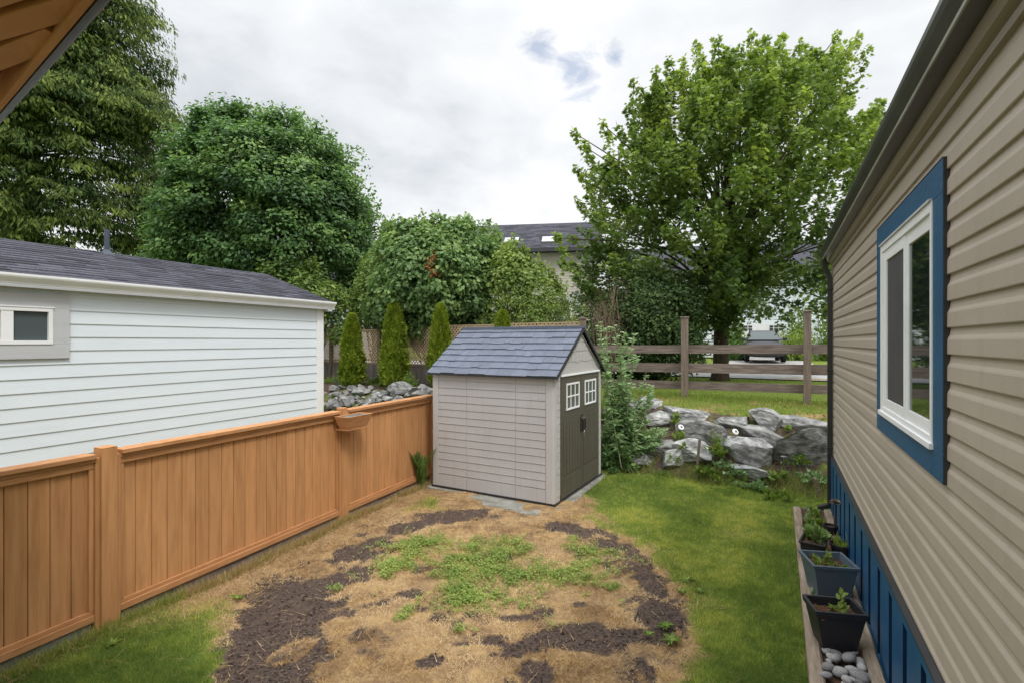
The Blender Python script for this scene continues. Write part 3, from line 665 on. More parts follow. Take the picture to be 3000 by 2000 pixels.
for (cx, cy, sx, sy) in ((0, 0, 1, 1), (SW, 0, -1, 1), (0, SDp, 1, -1), (SW, SDp, -1, -1)):
    r0 = .035; pts = []
    for k in range(7):
        a = math.pi/2*k/6; pts.append((cx+sx*(r0-r0*math.sin(a))-sx*.014, cy+sy*(r0-r0*math.cos(a))-sy*.014))
    pts = [(cx+sx*.21, cy-sy*.014)]+pts[::-1][::-1] if False else pts
    poly = [(cx+sx*.2, cy-sy*.014)]+pts[::1]+[(cx-sx*.014, cy+sy*.115), (cx+sx*.01, cy+sy*.115), (cx+sx*.2, cy+sy*.02)]
    b.prism(poly if sx*sy < 0 else poly[::-1], ZB, WT+.0, 'z', .5)
    b.build('corner_post', m_shedt, shed); b = MB()
# quoin notches on the door side
b = MB()
for k in range(17):
    z = .13+k*.107; wq = .085 if k % 2 else .06
    b.prism([(.10+.0, z), (.19, z-.004), (.19, z+.09), (.19-wq, z+.084)], -.022, -.0145, 'y', .5)
b.build('corner_quoin', m_shedt, shed); b = MB()
for k in range(17):
    z = .13+k*.107; wq = .085 if k % 2 else .06; b.prism([(1.893, z-.004), (1.893+wq*.9, z), (1.893+wq, z+.084), (1.893, z+.09)], -.022, -.0145, 'y', .5)
b.build('corner_quoin', m_shedt, shed)
b = MB(); b.box(-.02, SW+.02, -.03, SDp+.01, .018, ZB-.001, .2); b.build('base_rail', m_black, shed)
# doors
def door(x0, x1, hinge):
    b = MB(); z0, z1 = .062, 1.888; yf = -.028
    b.box(x0, x1, yf, -.005, z0, z1, .5); d_ = b.build('door', m_shedd, shed, bevel=.004)
    wdt = x1-x0; n = 6
    b = MB()
    for k in range(n):
        xa = x0+.07+(wdt-.14)*k/n; xb = x0+.07+(wdt-.14)*(k+1)/n; b.box(xa+.005, xb-.005, yf-.006, yf-.0005, .40, 1.235, .5)
    b.box(x0+.07, x1-.07, yf-.006, yf-.0005, .12, .35, .5)
    b.box(x0+.06, x1-.06, yf-.003, yf-.0008, 1.255, 1.262, .5); b.build('door_panel', m_shedd, d_, bevel=.003)
    a0, a1, c0, c1 = x0+.18, x1-.12, 1.37, 1.78
    if hinge > 0: a0, a1 = x0+.12, x1-.18
    f = MB(); e = .028; y0, y1 = yf-.016, yf-.0006
    f.box(a0, a1, y0, y1, c0, c0+e, .5); f.box(a0, a1, y0, y1, c1-e, c1, .5); f.box(a0, a0+e, y0, y1, c0+e, c1-e, .5); f.box(a1-e, a1, y0, y1, c0+e, c1-e, .5)
    for j in (1, 2): q = a0+(a1-a0)*j/3; f.box(q-.010, q+.010, y0+.003, y1, c0+e, c1-e, .5)
    q = (c0+c1)/2; f.box(a0+e, a1-e, y0+.004, y1, q-.010, q+.010, .5)
    wf_ = f.build('door_window', m_wtrim, d_, bevel=.002)
    g = MB(); g.box(a0+e, a1-e, yf-.004, yf-.0008, c0+e, c1-e, .5); g.build('window_pane', m_shedwin, wf_)
    hx = x1-.035 if hinge < 0 else x0+.035; hb = MB()
    hb.tube([(hx, yf-.003, 1.20), (hx, yf-.045, 1.17), (hx, yf-.05, 1.09), (hx, yf-.045, 1.01), (hx, yf-.003, .98)], .012, 8, .5); hb.box(hx-.018, hx+.018, yf-.008, yf-.0005, .95, 1.23, .5)
    hb.build('door_handle', m_black, d_)
door(.215, 1.045, -1); door(1.053, 1.885, 1)
pl = thing('padlock', 'small brass and steel padlock on the shed door handles', 'padlock', SX*1.05+Vector((.608, 7.48, .92))-SY*.075, srz)
m = MB(); m.box(-.018, .018, -.008, .008, -.03, 0, .5); m.build('lock_body', m_metal, pl, bevel=.003); m = MB(); m.tube([(-.011, 0, 0), (-.011, 0, .03), (0, 0, .045), (.011, 0, .03), (.011, 0, 0)], .003, 6); m.build('shackle', m_metal, pl)
b = MB(); b.box(.20, 1.90, -.045, -.012, 1.893, 1.925, .5); b.build('door_header', m_wtrim, shed, bevel=.004)
# gable ends with scalloped shingles
b = MB(); mid = SW/2
for yy, s_ in ((-.02, -1), (SDp-.01, 1)):
    b = MB(); b.prism([(-.0, WT), (SW, WT), (mid, RZ-.06)], yy, yy+.03, 'y', .5); b.build('gable', m_shedt, shed)
b = MB(); random.seed(3)
for k, zc in enumerate((2.10, 2.26, 2.41)):
    halfw = (RZ-.10-zc)/(RZ-WT)*mid*.88; n = max(2, int(round(halfw*2/.15))); x = mid-halfw
    for j in range(n):
        wj = halfw*2/n; dz = random.choice((0, .008, -.008, .014)); b.prism([(x+.002, zc+dz), (x+wj-.002, zc+dz+.003), (x+wj-.002, zc+.135), (x+.002, zc+.135)] if (RZ-.10-(zc+.135))/(RZ-WT)*mid*.95 > abs(x+wj/2-mid) else [(x+.002, zc+dz), (x+wj-.002, zc+dz+.003), (x+wj*.5, zc+.07)], -.0265, -.0205, 'y', .5); x += wj
b.build('gable_shingle', m_shedt, shed)
b = MB()
for sg in (-1, 1): b.beam((mid+sg*.03, -.032, RZ-.13), (mid+sg*(mid-.14), -.032, WT+.06), .012, .018, .5, up=(0, 1, 0))
b.build('gable_rib', m_shedt, shed)
# roof: two slopes of plastic shingles + dark rake edge
r = MB(); ov = .065; E0 = (-ov, 1.905); RG = (mid, RZ+.02); n = 8
random.seed(17)
for sg in (0, 1):
    for k in range(n):
        f0, f1 = k/n, (k+1.12)/n
        xa, za = E0[0]+(RG[0]-E0[0])*f0, E0[1]+(RG[1]-E0[1])*f0; xb, zb = E0[0]+(RG[0]-E0[0])*min(f1, 1), E0[1]+(RG[1]-E0[1])*min(f1, 1)
        y = -.075; yE = SDp+.075
        while y < yE-.01:
            w_ = min(random.choice((.14, .18, .22, .27)), yE-y); lift = random.uniform(.014, .021); sh = random.choice((0, 0, .012))
            P_ = [(xa-sh, y, za-sh*.68), (xa-sh, y+w_-.003, za-sh*.68), (xa-sh-lift*.56, y+w_-.003, za-sh*.68+lift*.83), (xa-sh-lift*.56, y, za-sh*.68+lift*.83), (xb, y, zb+.002), (xb, y+w_-.003, zb+.002)]
            if sg: P_ = [(SW-p[0], p[1], p[2]) for p in P_]
            r.add(P_, [(0, 3, 2, 1), (3, 4, 5, 2), (0, 4, 3), (1, 2, 5)] if not sg else [(0, 1, 2, 3), (3, 2, 5, 4), (0, 3, 4), (1, 5, 2)]); y += w_
r.box(mid-.075, mid+.075, -.08, SDp+.08, RZ-.012, RZ+.03, .6)
r.build('roof', m_shedr, shed)
r = MB()
for yy in (-.085, SDp+.065):
    for sg in (0, 1):
        a, b_ = (-ov-.012, 1.885), (mid, RZ+.005)
        q = [(a[0], a[1]), (b_[0], b_[1]), (b_[0], b_[1]-.055), (a[0]+.03, a[1]-.018)]
        if sg: q = [(SW-p[0], p[1]) for p in q][::-1]
        r.prism(q, yy, yy+.02, 'y', .5)
for x_e in (-ov-.012, SW+ov-.008): r.box(x_e, x_e+.02, -.065, SDp+.065, 1.878, 1.902, .5)
r.add([(-ov, -.065, 1.893), (mid, -.065, RZ+.005), (SW+ov, -.065, 1.893), (-ov, SDp+.065, 1.893), (mid, SDp+.065, RZ+.005), (SW+ov, SDp+.065, 1.893)], [(0, 3, 4, 1), (1, 4, 5, 2)], .3)
r.build('roof_edge', m_black, shed)
sl_ = MB(); sl_.prism([(-.47, -.17), (-.46, .5), (-.41, .98), (-.27, 1.06), (-.2, 1.3), (-.12, 1.5), (-.08, 2.35), (SW+.1, 2.35), (SW+.12, -.1), (.9, -.15), (.25, -.2), (-.1, -.19)][::-1], -.03, .014, 'z', .5)
sb = thing('concrete_slab', 'worn concrete slab showing along the base of the shed', 'slab', (.608, 7.48, 0), srz); sl_.build('slab', m_concrete, sb, bevel=.008)

# ================================================================ rail fence and lattice fence on the terrace
rrz = math.atan2(FD[1], FD[0])
rf = thing('rail_fence', 'weathered three-rail timber fence on the bank above the boulders', 'fence', (FP[0], FP[1], 1.1), rrz)
random.seed(8)
for i, (xp, zt) in enumerate(((0, 1.885), (2.45, 1.95), (4.9, 1.95), (7.35, 1.95))):
    p = MB(); p.box(xp-.07, xp+.07, -.07, .07, -.3, zt-.03); p.box(xp-.085, xp+.085, -.085, .085, zt-.03, zt); p.build('post', m_greypost, rf, bevel=.008)
for (za, zb, dz) in ((1.236, 1.046, .02), (.815, .605, .03), (.40, .22, .03)):
    for (xa, xb) in ((-2.5, 0), (0, 2.45), (2.45, 4.9), (4.9, 7.35)):
        r = MB(); s0, s1 = dz*xa/2.45, dz*xb/2.45
        r.add([(xa+.003, .075, zb+s0), (xb-.003, .075, zb+s1), (xb-.003, .115, zb+s1), (xa+.003, .115, zb+s0), (xa+.003, .075, za+s0), (xb-.003, .075, za+s1), (xb-.003, .115, za+s1), (xa+.003, .115, za+s0)],
              [(0, 3, 2, 1), (4, 5, 6, 7), (0, 1, 5, 4), (2, 3, 7, 6), (0, 4, 7, 3), (1, 2, 6, 5)]); r.build('rail', m_greywood, rf)
lf = thing('lattice_fence', 'grey board fence topped with brown lattice behind the shed', 'fence', (1.81, 13.02, 1.12), rrz+math.pi+R(-.5))
for i in range(7):
    xp = i*2.44; p = MB(); zt_ = 1.82+(.04, .02, 0, 0, -.02, -.02, -.02)[i]; p.box(xp-.06, xp+.06, -.06, .06, -.3, zt_); p.box(xp-.08, xp+.08, -.08, .08, zt_, zt_+.04); p.build('post', m_greypost, lf, bevel=.006)
    if i == 6: break
    x0, x1, z0, z1 = xp+.06, xp+2.38, .57, 1.66+(.13, .11, .07, .03, 0, 0)[i]
    l = MB(); st = .118
    for sg in (1, -1):
        c = -3
        while c < 4:
            # line: x-x0 = c + sg*(z-z0)
            pts = []
            for zt in (z0, z1):
                pts.append((x0+c+sg*(zt-z0), zt))
            (xa, za), (xb, zb) = pts
            if xa > xb: (xa, za), (xb, zb) = (xb, zb), (xa, za)
            if xb > x0 and xa < x1:
                if xa < x0: za += (x0-xa)*(zb-za)/(xb-xa); xa = x0
                if xb > x1: zb += (x1-xb)*(zb-za)/(xb-xa); xb = x1
                if xb-xa > .05: l.beam((xa, -.02 if sg > 0 else -.012, za), (xb, -.02 if sg > 0 else -.012, zb), .007, .036, None, up=(0, .0, 1))
            c += st
    l.build('lattice_panel', m_lattice, lf)
    l = MB(); l.box(x0, x1, -.03, .0, z1-.012, z1+.012); l.build('rail', m_lattice, lf); l = MB(); l.box(x0, x1, -.03, .02, z0-.04, z0+.02); l.build('rail', m_greypost, lf)
    l = MB(); x = x0
    while x < x1-.02: w_ = min(.14, x1-x); l.box(x+.002, x+w_-.002, -.012, .012, -.05, z0-.041); x += w_
    l.build('board_panel', m_boards, lf)
# ================================================================ vegetation
SHAPES = {
 'diamond': [(0, 0, 0), (.26, .42, -.06), (0, 1, 0), (-.26, .42, -.06)],
 'oval': [(0, 0, 0), (.24, .25, -.05), (.27, .6, -.06), (0, 1, -.08), (-.27, .6, -.06), (-.24, .25, -.05)],
 'lance': [(0, 0, 0), (.09, .3, .04), (.07, .7, 0), (0, 1, -.18), (-.07, .7, 0), (-.09, .3, .04)],
 'sliver': [(0, 0, 0), (.13, .35, 0), (0, 1, 0), (-.13, .35, 0)],
 'maple': [(0, 0, 0), (.28, .08, 0), (.56, .36, -.06), (.3, .42, 0), (.4, .78, -.05), (.15, .66, 0), (0, 1, -.05), (-.15, .66, 0), (-.4, .78, -.05), (-.3, .42, 0), (-.56, .36, -.06), (-.28, .08, 0)],
 'heart': [(0, .02, 0), (.28, -.08, 0), (.45, .2, -.03), (.3, .6, -.02), (0, 1, -.12), (-.3, .6, -.02), (-.45, .2, -.03), (-.28, -.08, 0)],
 'blade': [(-.5, 0, 0), (.5, 0, 0), (0, 1, 0)],
}
def unit(a): return a/np.maximum(np.linalg.norm(a, axis=1, keepdims=True), 1e-6)
def leafmesh(P, D, Nn, S, shape, wscale=1.0):
    T = np.array(SHAPES[shape]); D = unit(D); sd_ = unit(np.cross(D, Nn)); Nn = np.cross(sd_, D); S = np.asarray(S)[:, None, None]
    V = P[:, None, :]+S*(T[None, :, 0:1]*wscale*sd_[:, None, :]+T[None, :, 1:2]*D[:, None, :]+T[None, :, 2:3]*Nn[:, None, :])
    k = len(T); return V.reshape(-1, 3), np.arange(len(P)*k).reshape(-1, k)
def join(parts):
    V = []; F = []; T = []; b = 0
    for v, f_, t in parts: V.append(v); F.append(f_+b); T.append(t); b += len(v)
    return np.concatenate(V), np.concatenate(F), np.concatenate(T)

L_maple = LEAF('maple_leaf', [(.06, .105, .032), (.12, .19, .05), (.20, .285, .07), (.33, .42, .11)], .36)
L_ash = LEAF('ash_leaf', [(.04, .085, .035), (.085, .165, .058), (.155, .26, .085), (.26, .38, .12)], .34)
L_cedar = LEAF('cedar_foliage', [(.032, .06, .02), (.07, .11, .032), (.13, .18, .045), (.23, .29, .07)], .2, .7, .1)
L_lilac = LEAF('lilac_leaf', [(.065, .12, .05), (.12, .205, .075), (.19, .29, .10), (.29, .39, .13)], .33, .5, .25)
L_light = LEAF('light_leaf', [(.09, .15, .04), (.16, .24, .06), (.25, .33, .085), (.36, .43, .14)], .36)
L_dark = LEAF('dark_leaf', [(.022, .045, .018), (.042, .078, .026), (.07, .115, .035), (.11, .16, .05)], .2, .6, .15)
L_arb = LEAF('arborvitae_foliage', [(.065, .10, .016), (.13, .185, .025), (.23, .30, .04), (.36, .42, .075)], .2, .7, .1)
L_bud = LEAF('butterfly_bush_leaf', [(.07, .13, .05), (.14, .23, .09), (.24, .36, .16), (.42, .52, .31)], .3, .6, .2)
L_weed = LEAF('weed_leaf', [(.06, .11, .025), (.11, .18, .038), (.18, .26, .055), (.28, .35, .09)], .3, .6, .15)
L_grass = LEAF('lawn_blade', [(.12, .185, .045), (.20, .275, .065), (.31, .38, .09), (.50, .49, .14)], .38, .7, .12)
L_straw = LEAF('straw_blade', [(.20, .115, .045), (.36, .23, .10), (.50, .35, .18), (.62, .47, .27)], .15, .85, .1)
L_flower = LEAF('white_flower', [(.7, .68, .6), (.8, .8, .75), (.6, .62, .5)], .3)
L_litter = LEAF('leaf_litter', [(.12, .06, .03), (.22, .11, .06), (.30, .18, .10)], .1, .9, .1)
L_brown = LEAF('withered_leaf', [(.22, .08, .03), (.32, .13, .05)], .2)
L_rosette = LEAF('dark_rosette_leaf', [(.10, .06, .05), (.18, .13, .09), (.3, .25, .16)], .1)

def poly_r(poly, c, th):
    """radius from c to a polygon (source-pixel outline) in direction th"""
    a = np.array([[p[0]-c[0], p[1]-c[1]] for p in poly], float); ang = np.arctan2(a[:, 1], a[:, 0]); r = np.hypot(a[:, 0], a[:, 1]); o = np.argsort(ang)
    return np.interp(th, ang[o], r[o], period=2*math.pi)
def vp(l): return [(a*1.2755, b*1.2755) for a, b in l]
def crown_points(poly, c, y0, dep, n, rs, lo=.0, front=.72, pad=0):
    """clump centres filling a crown of the photographed outline and a real depth"""
    th = rs.uniform(-math.pi, math.pi, n); f = np.sqrt(rs.uniform(lo**2, 1, n)); rr = (poly_r(poly, c, th)-pad*1500/y0)*f
    rr = rr*(.82+.36*vnoise(np.cos(th)*3.2+n, np.sin(th)*3.2+f*1.5, 17, 3)); u = c[0]+np.cos(th)*rr; v = c[1]+np.sin(th)*rr
    sh = np.sqrt(np.clip(1-f*f, 0, 1)); q = rs.uniform(.35, 1, n)*np.where(rs.rand(n) < front, -1, 1)
    dy = dep*sh*q
    # outline is taken at the crown's own mid depth y0, so the volume is a true ellipsoid-like body
    P = np.stack([(u-1500)/1500*y0, y0+dy, CAMZ+(1000-v)/1500*y0], 1); return P, f
def clump_foliage(C, out, rs, per, rad, size, shape, up=.6, droop=0., flat=.75, tintc=(.5, .2), ws=1.0, inner=.25):
    n = len(C); idx = np.repeat(np.arange(n), per); N_ = len(idx)
    d = rs.normal(size=(N_, 3)); d = unit(d); rr = rs.uniform(inner, 1, N_)**.6
    R_ = (np.asarray(rad)*np.ones(n))[idx]
    off = d*rr[:, None]*R_[:, None]; off[:, 2] *= flat
    off *= (.75+.5*vnoise(C[idx, 0]*3+d[:, 0]*2.3, C[idx, 2]*3+d[:, 1]*2.3, 3, 2))[:, None]
    P = C[idx]+off
    nn = unit(d*.5+np.array([0, 0, 1.0])*up+out[idx]*.35+rs.normal(size=(N_, 3))*.45)
    D = unit(off/R_[:, None]+out[idx]*.4+rs.normal(size=(N_, 3))*.7-np.array([0, 0, 1.0])*droop); D = D-nn*np.sum(D*nn, 1, keepdims=True)*.8
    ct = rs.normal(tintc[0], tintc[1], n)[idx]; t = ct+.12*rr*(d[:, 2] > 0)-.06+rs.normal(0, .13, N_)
    S = size*rs.uniform(.6, 1.25, N_)
    V, F = leafmesh(P, D, nn, S, shape, ws); return V, F, np.clip(t, 0, 1)
def shoots(tips, y0, L, per, size, shape, rs, tc=(.62, .15), spread=.16):
    T_ = np.array([tuple(ray(u*1.2755, v*1.2755, y=y0+rs.uniform(-.9, .5))) for u, v in tips]); T_ = np.concatenate([T_]+[T_+rs.normal(size=T_.shape)*[L*.45, .3, L*.25]-[0, 0, L*.45] for _ in range(3)])
    ax = unit(np.array([0, 0, 1.0])+rs.normal(size=T_.shape)*.3); n = len(T_)*per; i = np.repeat(np.arange(len(T_)), per); t = rs.uniform(0, 1, n); d = unit(rs.normal(size=(n, 3)))
    P = T_[i]-ax[i]*(L*(1-t))[:, None]+d*(spread*(1.25-t)*rs.uniform(.2, 1, n))[:, None]; nn = unit(np.array([0, 0, .7])+d*.4+rs.normal(size=(n, 3))*.5); D = unit(d+ax[i]*.5-np.array([0, 0, .5])+rs.normal(size=(n, 3))*.4)
    V, F = leafmesh(P, D, nn, size*rs.uniform(.5, 1.15, n), shape); return V, F, np.clip(rs.normal(tc[0], tc[1], n), 0, 1)
def limbs(base, fork, targets, rs, r0, rf, mb=None, jit=.25, rt=.012):
    mb = mb or MB(); base = np.array(base); fork = np.array(fork)
    mb.tube([base, base*.6+fork*.4+rs.normal(size=3)*[.05, .05, 0], fork], [r0*1.15, r0*.92, rf], 10, .5)
    for T_ in targets:
        T_ = np.array(T_); q = rs.uniform(.0, 1); st = fork*(1-q*.35)+base*(q*.35) if rs.rand() < .35 else fork
        L = np.linalg.norm(T_-st); m1 = st+(T_-st)*.35+np.array([0, 0, -.02*L])+rs.normal(size=3)*jit*L*.12; m2 = st+(T_-st)*.7+rs.normal(size=3)*jit*L*.12
        rb = min(rf*.55, .02+L*.013); mb.tube([st, m1, m2, T_], [rb, rb*.7, rb*.42, rt], 5, rs.rand())
    return mb

# ---- maple on the road verge
rs = np.random.RandomState(1)
def zt(X, Y): return (1650+X/1.913, 80+Y/1.913)
tips = [zt(*p) for p in ((55, 575), (120, 650), (60, 780), (110, 840), (75, 965), (150, 1040), (215, 520), (310, 560), (390, 300), (430, 330), (355, 440), (510, 240), (590, 170), (670, 175), (660, 240), (745, 90), (780, 160), (870, 55), (920, 120), (1060, 25), (1120, 60), (1000, 100),
        (1190, 140), (1240, 190), (1330, 75), (1380, 120), (1540, 22), (1655, 45), (1600, 90), (1560, 180), (1500, 270), (1430, 130), (1580, 365), (1470, 440), (1770, 455), (1690, 470), (1730, 560), (1380, 330), (20, 1170), (-40, 1160), (90, 1130), (0, 1310), (-20, 1320), (70, 1390), (130, 1460), (200, 1520), (60, 1500))]
MY = 17.6; mc = (2110, 560)
mpoly = [(1760, 470), (1715, 560), (1730, 650), (1720, 740), (1715, 850), (1740, 950), (1850, 990), (2000, 985), (2090, 960), (2140, 905), (2220, 890), (2340, 895), (2450, 930), (2560, 800), (2600, 600), (2580, 430), (2490, 370), (2400, 330), (2440, 230), (2360, 200), (2260, 250), (2200, 190), (2100, 200), (2020, 250), (1970, 240), (1910, 290), (1860, 330), (1850, 400), (1800, 440)]
T1, f1 = crown_points(mpoly, mc, MY, 4.6, 640, rs, .0)
T2 = []
for (u, v) in tips:
    y = MY+rs.uniform(-2.2, 1.0); p = ray(u, v, y=y); T2.append((p.x, p.y, p.z))
T2 = np.array(T2); Cc = np.array(ray(2110, 640, y=MY))
T_ = np.concatenate([T1, T2]); out = unit(T_-Cc)
dirs = unit(out*.75+np.array([0, 0, .75])+rs.normal(size=T_.shape)*.18)
isT = np.concatenate([np.zeros(len(T1), bool), np.ones(len(T2), bool)])
Ls = np.where(isT, 1.9, rs.uniform(.9, 1.5, len(T_)))
per = np.where(isT, 165, 105); idx = np.repeat(np.arange(len(T_)), per); n = len(idx)
tt = rs.uniform(0, 1, n)**.75
ax = dirs[idx]; rad = (.10+.34*(1-tt)*np.where(isT[idx], .8, 1.25))*rs.uniform(.3, 1, n)
dd = unit(rs.normal(size=(n, 3))); P = T_[idx]-ax*(Ls[idx]*(1-tt))[:, None]+dd*rad[:, None]
nn = unit(np.array([0, 0, .8])+dd*.3+rs.normal(size=(n, 3))*.5); D = unit(dd+ax*.6+rs.normal(size=(n, 3))*.5-np.array([0, 0, .35])); D = D-nn*np.sum(D*nn, 1, keepdims=True)*.8
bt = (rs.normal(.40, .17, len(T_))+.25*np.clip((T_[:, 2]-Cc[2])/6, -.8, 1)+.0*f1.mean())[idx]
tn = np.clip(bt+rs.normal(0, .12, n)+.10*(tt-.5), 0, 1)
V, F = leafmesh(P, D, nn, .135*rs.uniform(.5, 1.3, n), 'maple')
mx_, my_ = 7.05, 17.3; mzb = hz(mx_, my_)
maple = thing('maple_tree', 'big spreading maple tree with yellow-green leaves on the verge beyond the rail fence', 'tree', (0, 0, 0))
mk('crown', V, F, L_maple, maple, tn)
sel = rs.choice(len(T1), 55, False)
tg = [T_[i]-dirs[i]*Ls[i]*.7 for i in sel]+[T_[len(T1)+i]-dirs[len(T1)+i]*.15 for i in range(len(T2))]
mb = MB(); fork = np.array([mx_+.05, my_, mzb+2.55])
mb.tube([(mx_-.03, my_, mzb-.15), (mx_-.02, my_, mzb+.12), (mx_, my_, mzb+.5), (mx_+.02, my_, mzb+1.5), tuple(fork)], [.40, .30, .25, .235, .26], 14, .5)
top = fork+np.array([.2, 0, 3.2]); mb.tube([tuple(fork), tuple(fork*.5+top*.5+np.array([-.1, 0, 0])), tuple(top), tuple(top+np.array([.1, .1, 3.0]))], [.22, .17, .12, .04], 9, .5)
for p in tg:
    st = fork+(top-fork)*max(0, min(1.6, rs.uniform(0, 1)*(p[2]-fork[2])/5)); L = np.linalg.norm(p-st)
    m1 = st+(p-st)*.35+np.array([0, 0, .06*L]); m2 = st+(p-st)*.7+np.array([0, 0, .03*L])+rs.normal(size=3)*.1
    rb = .012+.007*L; mb.tube([st, m1, m2, p], [rb, rb*.75, rb*.45, .012], 5, rs.rand())
mb.build('trunk', m_bark, maple, smooth=True)

# ---- broad green tree left of centre
rs = np.random.RandomState(2)
poly = vp([(380, 680), (395, 560), (400, 480), (415, 400), (440, 320), (480, 300), (520, 250), (560, 243), (600, 275), (640, 262), (695, 262), (730, 312), (775, 305), (800, 335), (800, 395), (850, 425), (858, 500), (880, 560), (868, 650), (850, 730), (760, 760), (650, 740), (500, 720)])
C, f_ = crown_points(poly, (630*1.2755, 520*1.2755), 20.5, 3.8, 560, rs, .0, .85, .6)
ctr = np.array(ray(800, 640, y=20.5)); out = unit(C-ctr)
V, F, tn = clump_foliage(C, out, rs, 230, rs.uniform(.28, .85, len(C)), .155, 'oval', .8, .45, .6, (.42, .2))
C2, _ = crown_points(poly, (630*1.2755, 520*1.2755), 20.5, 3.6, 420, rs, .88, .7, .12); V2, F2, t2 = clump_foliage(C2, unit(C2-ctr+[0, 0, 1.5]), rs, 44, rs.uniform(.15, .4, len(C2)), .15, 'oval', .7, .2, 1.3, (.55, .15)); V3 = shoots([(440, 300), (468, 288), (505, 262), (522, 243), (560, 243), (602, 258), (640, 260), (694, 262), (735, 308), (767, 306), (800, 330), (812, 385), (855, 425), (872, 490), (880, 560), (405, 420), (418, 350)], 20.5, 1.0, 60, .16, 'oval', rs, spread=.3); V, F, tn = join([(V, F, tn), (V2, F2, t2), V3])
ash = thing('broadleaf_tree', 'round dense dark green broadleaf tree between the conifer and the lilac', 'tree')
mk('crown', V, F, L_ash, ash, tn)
bx, by = ctr[0], 20.5; zb = hz(bx, by)
mb = limbs((bx, by, zb-.1), (bx+.1, by, zb+2.6), C[rs.choice(len(C), 60, False)], rs, .28, .2); mb.build('trunk', m_bark, ash, smooth=True)

# ---- tall conifer at the far left
rs = np.random.RandomState(3)
poly = vp([(-560, 560), (-520, 200), (-330, -120), (-120, -420), (60, -560), (170, -420), (240, -220), (300, -90), (330, -10), (352, 50), (362, 110), (352, 160), (388, 220), (398, 280), (375, 330), (398, 400), (372, 470), (385, 560), (330, 610), (150, 640), (-200, 660)])
cc = (60*1.2755, 200*1.2755); C, f_ = crown_points(poly, cc, 23, 5.0, 2300, rs, .0, .84, .35)
vis = (C[:, 0]/C[:, 1] > -1.12) & ((CAMZ-C[:, 2])/C[:, 1] > -.78); keep = vis | (rs.rand(len(C)) < .3); C = C[keep]
extra = [(-.62, 0)]
ctr = np.array(ray(80, 500, y=23)); out = C-ctr; out[:, 2] = 0; out = unit(out)
per = 135; n = len(C); idx = np.repeat(np.arange(n), per); N_ = len(idx)
t = rs.uniform(0, 1, N_); Lb = rs.uniform(1.0, 2.2, n)[idx]
side = np.cross(out, np.array([0, 0, 1.0])); lat = rs.normal(size=N_)*.33*(1.1-t*.6)
P = C[idx]+out[idx]*(Lb*(t-.5))[:, None]+side[idx]*lat[:, None]; P[:, 2] += -.55*Lb*t*t*.5+.18*t-np.abs(rs.normal(0, .18, N_))
D = unit(out[idx]*.35+side[idx]*(np.sign(lat)*.35)[:, None]+np.array([0, 0, -1.0])*rs.uniform(.5, 1.3, N_)[:, None]+rs.normal(size=(N_, 3))*.25)
nn = unit(out[idx]*.6+np.array([0, 0, .5])+rs.normal(size=(N_, 3))*.5)
tn = np.clip(rs.normal(.42, .2, n)[idx]+.25*(t-.5)+rs.normal(0, .15, N_), 0, 1)
V, F = leafmesh(P, D, nn, .23*rs.uniform(.5, 1.3, N_), 'sliver', 1.2)
con = thing('conifer_tree', 'tall conifer with drooping feathery sprays at the left edge, partly behind the eave', 'tree'); mk('crown', V, F, L_cedar, con, tn)
zb = hz(ctr[0], 23); mb = MB(); mb.tube([(ctr[0], 23, zb-.2), (ctr[0], 23, zb+6), (ctr[0]+.2, 23, zb+14), (ctr[0], 23, zb+22)], [.55, .45, .3, .06], 12, .5)
for i in rs.choice(len(C), 220, False):
    p = C[i]; a = np.array([ctr[0], 23, min(p[2]+.6, zb+21)]); mb.tube([a, a*.4+p*.6+np.array([0, 0, .35]), p+out[i]*.3], [.06, .035, .01], 5, rs.rand())
mb.build('trunk', m_bark, con, smooth=True)

# ---- shrubs behind the lattice fence
def shrub(name, label, poly, c, y, dep, ncl, per, rad, size, shape, mat, seed, up=.5, droop=.4, flat=.85, tintc=(.5, .15), cat='shrub', group=None, lo=.25, stems=26, ws=1.0, r0=.06, trunkmat=None, front=.8, tips=None):
    rs = np.random.RandomState(seed); c = (c[0]*1.2755, c[1]*1.2755); C, f_ = crown_points(vp(poly), c, y, dep, int(ncl*1.1), rs, 0, front, rad*.75)
    g = H(C[:, 0], C[:, 1]); C[:, 2] = np.maximum(C[:, 2], g+.15)
    ctr = np.array(ray(*c, y=y)); out = unit(C-ctr)
    V, F, tn = clump_foliage(C, out, rs, per, rs.uniform(rad*.7, rad*1.3, len(C)), size, shape, up, droop, flat, tintc, ws)
    C2, _ = crown_points(vp(poly), c, y, dep*.8, int(ncl*.7), rs, .9, .7, -.02); C2[:, 2] = np.maximum(C2[:, 2], H(C2[:, 0], C2[:, 1])+.1); V2, F2, t2 = clump_foliage(C2, unit(C2-ctr+[0, 0, .6]), rs, 20, rs.uniform(rad*.2, rad*.6, len(C2)), size*.9, shape, up, droop*.5, 1.5, (tintc[0]+.12, tintc[1]), ws)
    V, F, tn = join([(V, F, tn), (V2, F2, t2)]+([shoots(tips, y, .75, 42, size, shape, rs, spread=.2)] if tips else []))
    s_ = thing(name, label, cat, (0, 0, 0), 0, group); mk('foliage', V, F, mat, s_, tn)
    zb = hz(ctr[0], y); mb = MB()
    for i in rs.choice(len(C), min(stems, len(C)), False):
        b0 = np.array([ctr[0]+rs.normal()*dep*.12, y+rs.normal()*.15, zb-.05]); p = C[i]; L = np.linalg.norm(p-b0)
        mb.tube([b0, b0+(p-b0)*.4+rs.normal(size=3)*.06*L+np.array([0, 0, .08*L]), p], [r0*.6, r0*.35, .006], 5, rs.rand())
    mb.build('stem', trunkmat or m_twig, s_, smooth=True); return s_
